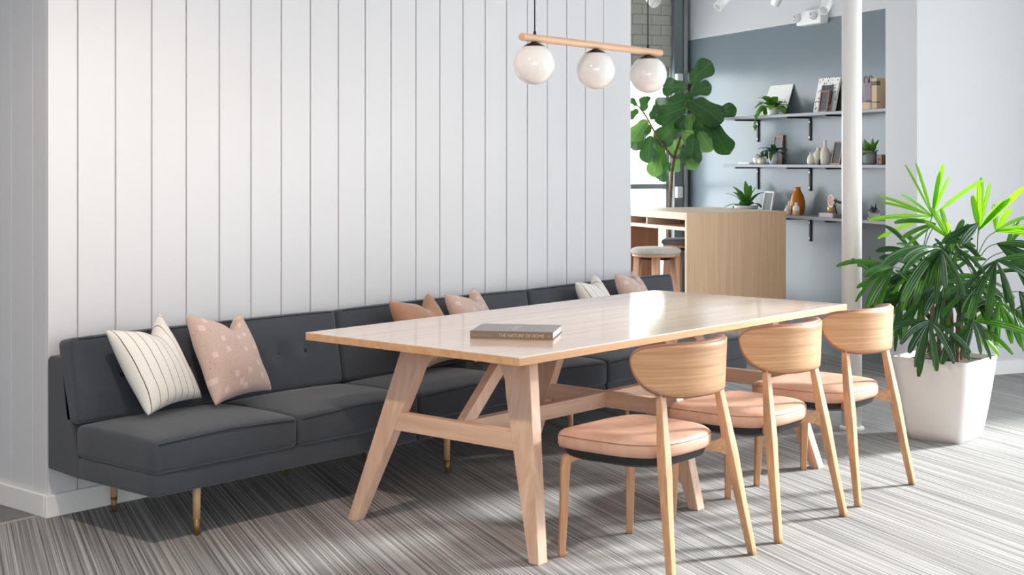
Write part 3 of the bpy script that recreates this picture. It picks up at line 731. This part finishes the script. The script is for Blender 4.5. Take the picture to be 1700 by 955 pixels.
canes = [(-.075, -.04), (.04, -.07), (.09, .03), (-.01, .05), (.06, -.01), (-.04, .08), (.015, -.03)]
cane_top = []
for i, (cx_, cy_) in enumerate(canes):
    tx, ty, tz = cx_ * 1.5 + rp.uniform(-.05, .05), cy_ * 1.4, rp.uniform(.72, 1.02)
    p = spline([(cx_, cy_, .39), ((cx_ + tx) / 2 + rp.uniform(-.02, .02), cy_ * 1.2, .55 + .1 * rp.random()), (tx, ty, tz)], 6)
    MB().tube(p, lerp_list([.013, .011, .007], len(p)), 10).build('cane', cane_mat, pp, True); cane_top.append((p, tz))
for i, (u, v, a, s_, n_l, sz, dr, br, wd, dp) in enumerate(FANS):
    x, z = P2L(u, v)
    fr = frond((x, dp, z), a, s_, n_l, sz * PXM, dr, br, wd * 0.92, seed=100 + i)
    # petiole from the nearest cane
    best = min(cane_top, key=lambda c: (c[0][-1] - Vector((x, dp, z))).length); path = best[0]
    q = [pt for pt in path if pt.z < max(z - 0.10, 0.45)]; st = q[-1] if q else path[2]
    mid = (st + Vector((x, dp, z))) / 2 + Vector((0, 0, 0.03))
    MB().tube(spline([st, mid, (x, dp, z)], 5), 0.0028, 6).build('petiole', petiole_mat, fr, True)

# ================================================================ FIDDLE LEAF FIG
FIG = G(2.15, -0.56)
fg = thing('fiddle_leaf_fig', 'tall fiddle leaf fig tree standing by the window behind the counter', 'potted plant', FIG, VIEW_ROT)
MB().lathe([(0.11, 0), (0.15, 0.30), (0.145, 0.30), (0.14, 0.26)], 32).build('plant_pot', white_ceramic, fg, True)
MB().lathe([(0.139, 0.25), (0.138, 0.265)], 32).build('soil', soil, fg, False)
FM = 0.00509
def F2L(U, V, dep=0.0): return Vector(((U / 4.547 + 1040 - 1115) * FM, dep, CAM_H - (V / 4.547 + 90 - 269) * FM))
tr_path = spline([Vector((0.0, 0, .255)), Vector((-0.01, 0, .8)), F2L(352, 955), F2L(372, 790), F2L(420, 620), F2L(455, 420), F2L(470, 230, -.03)], 6)
MB().tube(tr_path, lerp_list([.018, .016, .014, .012, .009, .006, .004], len(tr_path)), 10).build('trunk', bark, fg, True)
br_path = spline([F2L(372, 790), F2L(250, 640, -.06), F2L(150, 470, -.10), F2L(80, 385, -.12)], 6)
MB().tube(br_path, lerp_list([.011, .009, .007, .005], len(br_path)), 8).build('branch', bark, fg, True)
def leaf_mesh(name, material, curl):
    b = MB(); N, M = 14, 8; rings = []
    for i in range(N + 1):
        t_ = i / N
        wv = 0.30 * math.sin(math.pi * min(1, t_ / 0.9) ** 0.8) ** 0.7 if t_ < 0.9 else 0
        lyre = [0.02, .14, .20, .225, .225, .22, .225, .25, .285, .315, .33, .325, .29, .21, .03][i]
        rg_ = []
        for j in range(M + 1):
            a = 2 * j / M - 1
            rg_.append((a * lyre, t_ + 0.05 * a * a * (t_ - .3), 0.16 * abs(a) * lyre + curl * t_ * t_ * -0.5 + 0.05 * math.sin(11 * t_ + 2.2 * a) * abs(a)))
        rings.append(rg_)
    b.loft(rings, cap=False, closed=False)
    return b
lf_m = [leaf_mesh('leaf', None, c) for c in (0.25, 0.55, 0.9)]
LEAVES = [(478, 222, 622, 80, 0), (462, 255, 280, 235, 0), (466, 330, 262, 440, 0), (478, 300, 625, 250, 0), (482, 360, 690, 490, 0), (640, 455, 792, 432, 0), (490, 450, 640, 645, 0), (590, 520, 758, 712, 0),
 (455, 470, 385, 575, 0), (445, 410, 236, 480, 0), (410, 500, 268, 655, 0), (505, 610, 462, 810, 0), (470, 740, 500, 866, 1), (430, 640, 352, 740, 1), (250, 640, 285, 815, 0), (192, 535, 62, 690, 0),
 (200, 620, 150, 795, 0), (250, 735, 200, 890, 1), (345, 818, 262, 948, 0), (168, 500, 52, 625, 1), (152, 430, 150, 312, 0), (185, 490, 252, 400, 0), (88, 392, 48, 345, 0), (470, 575, 470, 475, 1), (400, 790, 378, 890, 1), (110, 420, 40, 470, 0), (440, 560, 560, 720, 1), (540, 590, 620, 725, 1), (460, 300, 520, 410, 0)]
data = {}
rf = random.Random(5)
all_path = tr_path + br_path
for i, (u0, v0, u1, v1, li) in enumerate(LEAVES):
    dep = rf.uniform(-.16, .16); A = F2L(u0, v0, dep * 0.5); B = F2L(u1, v1, dep - 0.10 + rf.uniform(-.12, .12)); A.y -= .5 * max(0, A.x); B.y -= .6 * max(0, B.x - .1)
    L = math.hypot(B.x - A.x, B.z - A.z) * 1.06; yv = B - A; yv.y = max(-.45 * L, min(.45 * L, yv.y)); yv.normalize()
    face = Vector((rf.uniform(-.5, .5), -1, rf.uniform(-.1, .6))); xv = yv.cross(face).normalized(); zv = xv.cross(yv)
    key = (i % 3, li)
    if key not in data:
        tmp = MB(); tmp.v = [(p[0], p[1], p[2]) for p in lf_m[key[0]].v]; tmp.v = [(x * .26, y * .26, z * .26) for x, y, z in tmp.v]; tmp.f = lf_m[key[0]].f
        o = tmp.build('leaf', fig_light if li else fig_dark, fg, True); data[key] = o.data
    else:
        o = bpy.data.objects.new('leaf', data[key]); col.objects.link(o); o.parent = fg
    Mx = Matrix((xv, yv, zv)).transposed().to_4x4(); Mx.translation = A
    wsc = 1.14 if L > 0.13 else 1.15
    o.matrix_basis = Mx @ Matrix.Diagonal((L / .26 * wsc, L / .26 * 1.04, L / .26, 1))
    near = min(all_path, key=lambda q: (q - A).length)
    if (near - A).length > 0.012: MB().tube([near, A], 0.0025, 6).build('petiole', petiole_mat, fg, True)

# ================================================================ BAR COUNTER AND STOOLS
ct = thing('bar_counter', 'tall oak bar counter with solid end panel and cubby shelf', 'counter', (G0.x, G0.y, 0), GROT)
CS0, CS1, CT0, CT1, CZ = 0.72, 1.82, -1.20, -0.352, 1.08
MB().box(-CS0 - 0.03, -CS0, CT0, CT1, 0, CZ - .004).build('end_panel', counter_wood, ct, bevel=0.002)
MB().box(-CS1, -CS0 - 0.0305, CT0, CT1, CZ - 0.055, CZ - 0.004).build('top_slab', counter_pale, ct, bevel=0.002)
MB().box(-CS1, -CS0, CT0, CT1, CZ - 0.004, CZ).build('top_surface', counter_pale, ct, bevel=0.001)
MB().box(-CS1, -CS0 - 0.0305, CT0 + 0.004, CT1 - 0.03, CZ - 0.135, CZ - 0.108).build('cubby_shelf', counter_pale, ct, bevel=0.002)
for s_ in (1.36, 1.7): MB().box(-s_ - .009, -s_ + .009, CT0 + 0.006, CT1 - 0.03, CZ - .108, CZ - .055).build('cubby_divider', counter_pale, ct)
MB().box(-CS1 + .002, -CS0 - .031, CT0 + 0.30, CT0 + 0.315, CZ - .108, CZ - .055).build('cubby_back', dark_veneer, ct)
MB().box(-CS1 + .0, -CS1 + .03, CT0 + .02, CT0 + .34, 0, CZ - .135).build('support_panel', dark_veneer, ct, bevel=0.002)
def stool(s_, t_, z, fab, label, rot=0.3):
    o = thing('bar_stool', label, 'stool', G(s_, t_), GROT + rot, 'round bar stools at the counter')
    MB().lathe([(0.150, z - .052), (0.176, z - .046), (0.182, z - .030), (0.176, z - .012), (0.150, z - .002), (0.09, z + .002), (0.001, z + .003)], 40).build('seat_cushion', fab, o, True)
    MB().lathe([(0.158, z - .068), (0.168, z - .064), (0.170, z - .050), (0.16, z - .048)], 40).build('seat_board', stool_wood, o, True)
    MB().lathe([(0.10, z - .09), (0.11, z - .068)], 32).build('seat_plate', black_metal, o, False)
    for k in range(4):
        a = math.pi / 4 + k * math.pi / 2; c, sn = math.cos(a), math.sin(a)
        MB().tube([(c * .19, sn * .19, 0), (c * .125, sn * .125, z - .066)], [(.022, .016), (.030, .018)], sect=RSQ).build('leg', stool_wood, o, True)
    ring = [(0.163 * math.cos(2 * math.pi * k / 32), 0.163 * math.sin(2 * math.pi * k / 32), .30) for k in range(33)]
    MB().tube(ring, 0.007, 8).build('foot_ring', black_metal, o, True)
    return o
stool(0.72, -1.455, 0.835, stool_fabric, 'round wooden bar stool with pale seat in front of the counter')
stool(1.66, -0.70, 0.835, stool_fabric_dark, 'grey topped bar stool pushed in under the far side of the counter', 0.6)

# ================================================================ WALL SHELVES
SZ = (1.82, 1.43, 1.04)
def SH(s, t, z): return G(s, t, z)
for z, lb in zip(SZ, ('topmost grey metal shelf on the blue grey wall', 'middle grey metal shelf on the blue grey wall', 'lowest grey metal shelf on the blue grey wall')):
    o = thing('wall_shelf', lb, 'shelf', (G0.x, G0.y, 0), GROT, 'grey wall shelves')
    MB().box(-1.86, 0.343, -0.22, -0.004, z - 0.022, z).build('shelf_board', shelf_metal, o, bevel=0.0015)
    for s_ in (1.66, 0.912, 0.40):
        br_ = MB().box(-s_ - .010, -s_ + .010, -0.012, 0.0, z - 0.205, z - 0.022).build('bracket_upright', black_metal, o)
        MB().box(-s_ - .010, -s_ + .010, -0.224, -0.012, z - 0.034, z - 0.0225).build('bracket_arm', black_metal, br_)
        for zz in (z - .06, z - .18): MB().lathe([(.005, -.002), (.005, .003)], 10).build('screw', chrome, br_, loc=(-s_, -0.012, zz), rot=(R(90), 0, 0))

def st(name, label, cat, s, t, z, rot=0.0, group=None): return thing(name, label, cat, SH(s, t, z), GROT + rot, group)
def pot_leaf(root, mt, n, L, W, z, spread, droop, seed, r0=0.02, name='leaf', curl=0.12):
    r = random.Random(seed)
    for i in range(n):
        a = 2 * math.pi * i / n + r.uniform(-.4, .4); e = r.uniform(*spread)
        d = Vector((math.cos(a) * math.cos(e), math.sin(a) * math.cos(e) * (.15 if math.sin(a) > 0 else 1), math.sin(e))).normalized(); p = Vector((math.cos(a) * r0, math.sin(a) * r0, z)); l_ = L * r.uniform(.7, 1.15)
        b = MB(); rings = []; ns = 7
        for k in range(ns + 1):
            t_ = k / ns; side = d.cross(Vector((0, 0, 1)) if abs(d.z) < .95 else Vector((1, 0, 0))).normalized(); nrm = side.cross(d); hw = .5 * W * math.sin(math.pi * (0.08 + 0.9 * t_)) ** .7
            rings.append([p - side * hw + nrm * curl * hw, p - nrm * .1 * hw, p + side * hw + nrm * curl * hw])
            p = p + d * l_ / ns; d = (d + Vector((0, 0, -droop / ns))).normalized()
        b.loft(rings, cap=False, closed=False).build(name, mt, root, True)
def frame_obj(label, s, t, z, w_, h, lean, fm, pm, border=0.016, depth=0.014, name='picture_frame', rot=0.0, group='picture frames on the wall shelves'):
    o = st(name, label, 'picture frame', s, t, z, rot, group)
    ang = -lean
    f_ = MB()
    f_.box(-w_ / 2, w_ / 2, 0, depth, 0, border); f_.box(-w_ / 2, w_ / 2, 0, depth, h - border, h)
    f_.box(-w_ / 2, -w_ / 2 + border, 0, depth, border, h - border); f_.box(w_ / 2 - border, w_ / 2, 0, depth, border, h - border)
    f_.build('frame', fm, o, rot=(ang, 0, 0))
    MB().box(-w_ / 2 + border * .6, w_ / 2 - border * .6, depth * .35, depth, border * .6, h - border * .6).build('picture', pm, o, rot=(ang, 0, 0))
    return o
# -- top shelf
z = SZ[0]
cv = st('art_canvas', 'curled white paper drawing leaning on the top shelf', 'artwork', 1.31, -0.09, z + 0.0, 0)
b = MB(); rings = []
for k in range(13):
    t_ = k / 12; y = 0.105 * t_ ** 0.8 - 0.02; wv = 0.185 - 0.02 * t_; sh = -0.02 * (1 - t_) ** 2 * 2
    rings.append([(-wv + sh, y, 0.245 * t_ + .002), (wv, y + .0, 0.245 * t_ + .002), (wv, y + .005, 0.245 * t_ + .002), (-wv + sh, y + .005, 0.245 * t_ + .002)])
sheet = b.loft(rings).build('sheet', paper, cv, False)
for k, (xa, xb) in enumerate(((-.10, -.06), (-.04, -.02), (.06, .045), (.11, .08), (.13, .12))):
    pts = [(xa + (xb - xa) * q / 5, 0.105 * (.1 + .42 * q / 5) ** .8 - .0235, 0.245 * (.1 + .42 * q / 5)) for q in range(6)]
    MB().tube(pts, .0016, 5).build('drawn_line', mat('pencil_grey', srgb(150, 142, 146), .8), sheet)
po = st('trailing_plant', 'trailing green pothos with pale leaves hanging over the top shelf', 'potted plant', 1.165, -0.18, z)
MB().lathe([(0.04, 0), (0.052, 0.06), (0.048, 0.06), (0.045, 0.05)], 24).build('plant_pot', white_ceramic, po, True)
pot_leaf(po, plant_green, 20, .15, .065, .06, (.1, 1.2), 1.7, 21)
pot_leaf(po, leaf_mat('variegated_pale_leaf', srgb(214, 214, 184), srgb(220, 220, 180), False, .3), 6, .09, .05, .065, (.2, .9), 1.4, 22)
b = MB(); vine = spline([(-.03, -.03, .06), (-.09, -.075, .05), (-.115, -.085, -.03), (-.12, -.085, -.10)], 6)
vn = b.tube(vine, .0025, 6).build('vine', petiole_mat, po, True)
for k, p in enumerate(vine[5::2]):
    q = MB(); q.add([(0, 0, 0), (.022, -.008, -.015), (0.004, -.012, -.055), (-.022, -.006, -.018)], [(0, 1, 2), (0, 2, 3)]); q.build('leaf', plant_green, po, loc=p, rot=(0, 0, (k % 3 - 1) * .6))
terr = mat('terrazzo_speckle', srgb(240, 238, 236), .5); m = terr; n, l, b_ = nt(m); vo = n.new('ShaderNodeTexVoronoi'); vo.inputs['Scale'].default_value = 1.0; l.new(mapped(m, (44, 1, 30)), vo.inputs['Vector'])
setcol(m, mix(m, srgb(240, 238, 236), srgb(52, 50, 54), math_node(m, 'LESS_THAN', vo.outputs['Distance'], .26)))
frame_obj('tall black backing board behind the speckled frame on the top shelf', 0.50, -0.085, z, .26, .262, .20, mat('black_frame', srgb(36, 36, 38), .5), dark_print)
frame_obj('white frame with black specks on the top shelf', 0.565, -0.128, z, .27, .268, .22, terr, dark_print, .055)
frame_obj('small copper frame in front of the speckled frame', 0.515, -0.17, z, .115, .165, .16, copper, dark_print, .013)
def book(label, s, t, z, lx, ly, lz, mt, rot=0.0, upright=False, band=None, name='book'):
    o = st(name, label, 'book', s, t, z, rot, 'books on the wall shelves')
    if upright:
        MB().box(-lx / 2, lx / 2, 0, ly, 0, lz).build('cover', mt, o, bevel=.002)
        MB().box(-lx / 2 + .003, lx / 2 - .003, .004, ly + .0005, .003, lz + .0005).build('pages', pages, o)
        if band:
            for z0, z1 in band: MB().box(-lx / 2 - .0006, lx / 2 + .0006, -.0008, .03, z0, z1).build('spine_label', mat('dark_spine_label', srgb(92, 88, 90), .6), o)
    else:
        MB().box(-lx / 2, lx / 2, 0, ly, 0, lz).build('cover', mt, o, bevel=.002)
        MB().box(-lx / 2 + .003, lx / 2 + .0006, .003, ly + .0006, .003, lz - .003).build('pages', pages, o)
    return o
tan_b = mat('tan_cloth_cover', srgb(206, 178, 144), .7); olive = mat('ochre_board_cover', srgb(158, 138, 104), .7)
book('thick tan upright book with dark label on the top shelf', -0.152, -0.20, z, .055, .165, .215, tan_b, 0, True, ((.165, .195), (.045, .052)))
book('tan book lying flat under the mauve pouch', -0.05, -0.21, z, .13, .16, .050, tan_b, 0)
pu = st('fabric_pouch', 'mauve fabric pouch with brown leather handles on the top shelf', 'pouch', -0.045, -0.14, z + .0515)
rounded_box(.062, .036, .075, .03).build('pouch_body', mauve, pu, True, loc=(0, 0, .076))
for sx in (-.028, .026):
    pts = [(sx - .026, -.02, .13), (sx - .022, -.03, .165), (sx, -.034, .182), (sx + .022, -.03, .165), (sx + .028, -.03, .12)]
    MB().tube(spline(pts, 5), [(.007, .003)] * 21, sect=RSQ).build('handle', brown_leather, pu, True)
# -- middle shelf
z = SZ[1]
book('white book lying flat at the left of the middle shelf', 1.57, -0.20, z, .17, .15, .02, mat('white_cover', srgb(236, 236, 238), .6), 0)
sp2 = st('ceramic_planter', 'small white ceramic pots with sprigs on the middle shelf', 'planter', 1.38, -0.165, z)
MB().lathe([(.02, 0), (.036, .02), (.04, .045), (.028, .07), (.022, .075), (.02, .07)], 24).build('pot', white_ceramic, sp2, True, loc=(-.03, 0, .0))
MB().lathe([(.022, 0), (.034, .018), (.034, .04), (.026, .055), (.022, .05)], 24).build('pot', cream_ceramic, sp2, True, loc=(.045, -.01, .0))
pot_leaf(sp2, plant_dusty, 7, .06, .022, .06, (.2, 1.2), 1.0, 31)
frame_obj('copper frame behind the white potted plant on the middle shelf', 1.335, -0.034, z, .13, .235, .06, copper, mat('grey_print', srgb(120, 122, 124), .6), .014)
wp = st('potted_herb', 'bushy green plant in a small white pot on the middle shelf', 'potted plant', 1.20, -0.155, z)
MB().lathe([(.030, 0), (.043, .10), (.040, .10), (.038, .09)], 28).build('plant_pot', white_ceramic, wp, True)
pot_leaf(wp, plant_dusty, 26, .13, .034, .095, (.0, 1.3), 2.0, 33)
vs_ = [('bottle_vase', 'round cream vase at the back of the middle shelf group', .700, -.075, [(.03, 0), (.042, .02), (.047, .05), (.040, .085), (.020, .105), (.014, .12), (.016, .128)]),
       ('bottle_vase', 'small cream vase in front of the vase group on the middle shelf', .640, -.185, [(.020, 0), (.027, .01), (.028, .04), (.022, .062), (.011, .075), (.011, .092)]),
       ('bottle_vase', 'tall slender cream bottle vase on the middle shelf', .550, -.12, [(.030, 0), (.034, .01), (.036, .06), (.034, .10), (.018, .125), (.012, .14), (.011, .178), (.013, .182)])]
for nme, lb, s_, t_, pr in vs_:
    o = tag(MB().lathe(pr, 28).build(nme, cream_ceramic, None, True, loc=SH(s_, t_, z)), lb, 'vase', 'vases on the middle shelf')
o = tag(MB().lathe([(.008, 0), (.012, .012), (.009, .028), (.004, .04)], 16).build('bud_vase', black_metal, None, True, loc=SH(.625, -.115, z)), 'tiny black bud vase between the cream vases', 'vase')
frame_obj('copper frame leaning right of the cream vases', 0.415, -0.13, z, .115, .178, .22, copper, dark_print, .012)
gp = st('potted_succulent', 'green succulent in a grey pot right of the white column', 'potted plant', 0.005, -0.12, z)
MB().lathe([(.036, 0), (.048, .01), (.048, .10), (.043, .10), (.042, .09)], 28).build('plant_pot', grey_ceramic, gp, True)
pot_leaf(gp, plant_green, 12, .10, .032, .09, (.5, 1.35), .6, 41)
pot_leaf(gp, plant_green, 8, .06, .03, .095, (-.1, .6), 1.2, 42)
bx_ = st('wooden_box', 'small brown wooden box at the right end of the middle shelf', 'box', -0.115, -0.10, z)
rounded_box(.03, .03, .036, .004).build('box_body', wood('walnut_box', srgb(150, 104, 80), srgb(110, 72, 54), 2, .5), bx_, True, loc=(.0, 0, .036))
MB().box(-.012, .012, -.032, -.029, .03, .045).build('clasp', black_metal, bx_)
# -- lowest shelf
z = SZ[2]
orc = st('potted_orchid', 'broad leaved green plant in a white bowl on the lowest shelf', 'potted plant', 1.62, -0.145, z)
MB().lathe([(.06, 0), (.095, .03), (.10, .055), (.094, .055), (.085, .045)], 32).build('plant_pot', white_ceramic, orc, True)
MB().lathe([(.086, .044), (.085, .05)], 24).build('soil', soil, orc)
pot_leaf(orc, leaf_mat('orchid_leaf_green', srgb(54, 112, 46), srgb(110, 160, 60), False, .3), 15, .20, .052, .05, (.15, 1.25), 1.4, 51)
frame_obj('white edged photo frame beside the green plant on the lowest shelf', 1.32, -0.15, z, .14, .18, .20, mat('white_frame', srgb(226, 222, 222), .5), mat('floral_print', srgb(120, 128, 124), .6), .014)
aj = st('amber_jug', 'tall amber glass jug on the lowest shelf', 'vase', .935, -.105, z)
MB().lathe([(.038, 0), (.050, .012), (.058, .06), (.057, .11), (.044, .155), (.026, .185), (.021, .205), (.025, .216), (.019, .214), (.017, .20), (.040, .15), (.053, .10), (.054, .06), (.045, .018), (.001, .012)], 32, False).build('jug_body', amber, aj, True)
MB().tube(spline([(-.023, 0, .20), (-.05, 0, .185), (-.056, 0, .15), (-.045, 0, .125)], 5), .005, 8).build('handle', amber, aj, True)
o = tag(MB().lathe([(.018, 0), (.021, .006), (.021, .04), (.012, .056), (.008, .06), (.009, .075)], 24).build('small_bottle', cream_ceramic, None, True, loc=SH(.96, -.185, z)), 'small cream bottle left of the amber jug', 'bottle')
sb = st('small_bottle', 'small white bottle with brown dipped base before the amber jug', 'bottle', .83, -.188, z)
MB().lathe([(.024, .034), (.027, .04), (.026, .065), (.012, .08), (.010, .086), (.012, .10)], 24).build('bottle_body', white_ceramic, sb, True)
MB().lathe([(.024, 0), (.027, .004), (.0272, .036), (.024, .04)], 24).build('dipped_base', tan_b, sb, True)
o = tag(MB().lathe([(.018, 0), (.02, .01), (.018, .06), (.012, .09), (.014, .105)], 20).build('bud_vase', mat('pale_pink_ceramic', srgb(226, 206, 204), .4), None, True, loc=SH(1.035, -.11, z)), 'pale pink slim vase half hidden behind the amber jug', 'vase')
book('pink book lying flat under the brass pot', .43, -.20, z, .17, .14, .034, mat('dusty_pink_cover', srgb(206, 186, 194), .6), 0)
bp = st('potted_aloe', 'spiky aloe in a brass pot on the pink book', 'potted plant', .445, -.135, z + .0345)
MB().lathe([(.026, 0), (.031, .005), (.033, .058), (.030, .058), (.029, .05)], 28).build('plant_pot', mat('white_and_brass_glaze', srgb(196, 164, 104), .35, .6), bp, True)
pot_leaf(bp, plant_dusty, 9, .085, .016, .05, (.2, 1.3), .3, 61, .008)
hm = st('hand_mirror', 'round copper hand mirror with white rim leaning on the lowest shelf', 'mirror', .345, -.21, z + .0)
MB().tube([(0.036 * math.cos(2 * math.pi * k / 28), 0, .125 + 0.044 * math.sin(2 * math.pi * k / 28)) for k in range(29)], .0055, 8).build('rim', white_ceramic, hm, True)
MB().loft([[(0.034 * math.cos(2 * math.pi * k / 28), y, .125 + 0.042 * math.sin(2 * math.pi * k / 28)) for k in range(28)] for y in (.002, -.002)]).build('mirror_disc', copper, hm)
MB().tube([(.03, 0, .105), (.045, .012, .05), (.05, .02, .0)], .006, 8).build('handle', black_metal, hm, True)
MB().tube([(.035, 0, .13), (.075, .02, .115), (.12, .03, .12)], .008, 8).build('stand_arm', black_metal, hm, True)
MB().box(.03, .12, .0, .05, 0, .03).build('stand_base', black_metal, hm, bevel=.003)
tg = st('glass_terrarium', 'clear glass globe terrarium with moss at the right end of the lowest shelf', 'terrarium', -.055, -.13, z)
MB().lathe([(.018, .004), (.034, .018), (.042, .045), (.036, .072), (.020, .088), (.022, .094)], 28, False).build('glass_globe', clear_glass, tg, True)
rounded_box(.045, .03, .012, .01).build('wooden_base', wood('drift_wood', srgb(176, 148, 112), srgb(126, 100, 70), 0, .7), tg, True, loc=(0, 0, .010))
pot_leaf(tg, plant_dusty, 8, .06, .016, .05, (.4, 1.4), .6, 71, .004)
hp = st('round_tray', 'round wooden rimmed tray leaning at the right end of the lowest shelf', 'tray', -.165, -.012, z)
MB().tube([(0.058 * math.cos(2 * math.pi * k / 36), -.014, .115 + 0.105 * math.sin(2 * math.pi * k / 36)) for k in range(37)], .006, 8).build('rim', brown_leather, hp, True)
MB().loft([[(0.056 * math.cos(2 * math.pi * k / 36), y, .115 + 0.103 * math.sin(2 * math.pi * k / 36)) for k in range(36)] for y in (-.012, -.016)]).build('tray_face', copper, hp)

# ================================================================ LIGHT FITTINGS
el = thing('emergency_light', 'white twin head emergency light on the wall above the shelves', 'lamp', G(0.835, 0.0, 2.56), GROT)
rounded_box(.165, .038, .055, .012).build('housing', white_plastic, el, True, loc=(0, -.04, 0))
for sx in (-.13, .09):
    h_ = MB().lathe([(.03, 0), (.034, .012), (.034, .03), (.03, .036)], 24).build('lamp_head', white_plastic, el, True, loc=(sx, -.075, .005), rot=(R(90), 0, R(-15)))
    MB().lathe([(.026, .0365), (.001, .042)], 24).build('lens', chrome, h_, True)
def track_head(label, loc, aim, stem_top=CEIL, r=0.034, L=0.12, light=None, scale=1.0):
    o = thing('track_spotlight', label, 'lamp', loc, 0, 'white track spotlights')
    q = Vector(aim).normalized().to_track_quat('Z', 'Y').to_euler()
    hd = MB().lathe([(r * .7, -L * .55), (r, -L * .45), (r, L * .5), (r * .86, L * .5), (r * .82, L * .3)], 28).build('lamp_head', white_plastic, o, True, rot=q)
    MB().box(-.012, .012, -.03, .03, -.01, .05).build('yoke', white_plastic, o, bevel=.003, loc=(0, 0, r * .6))
    MB().tube([(0, 0, r), (0, 0, stem_top - loc[2])], .008, 10).build('stem', white_plastic, o, True)
    if light:
        ld = bpy.data.lights.new('spotlight_bulb', 'SPOT'); ld.energy = light; ld.color = (1.0, 0.80, 0.62); ld.spot_size = R(115); ld.spot_blend = 0.6; ld.shadow_soft_size = 0.05
        lo = bpy.data.objects.new('spotlight_bulb', ld); col.objects.link(lo); lo.parent = o; lo.location = Vector(aim).normalized() * (L * .52)
        lo.rotation_euler = Vector(aim).to_track_quat('-Z', 'Y').to_euler()
    return o
track_head('white track spotlight hanging left of the emergency light', Vector((8.408, 5.245, 2.569)), (-.5, .2, -.5))
track_head('white track spotlight just above the emergency light', Vector((8.694, 4.602, 2.517)), (-.7, -.1, -.55))
track_head('white track spotlight hanging before the painted bricks', Vector((8.581, 5.966, 2.664)), (-.1, -.6, -.6), r=.045)
track_head('faint white track spotlight between its two neighbours before the white wall', Vector((8.836, 5.052, 2.622)), (.3, .5, -.5))
track_head('white track spotlight above the near end of the sofa', Vector((2.30, 3.35, 2.98)), (0.40, 0.25, -1.0), light=150)
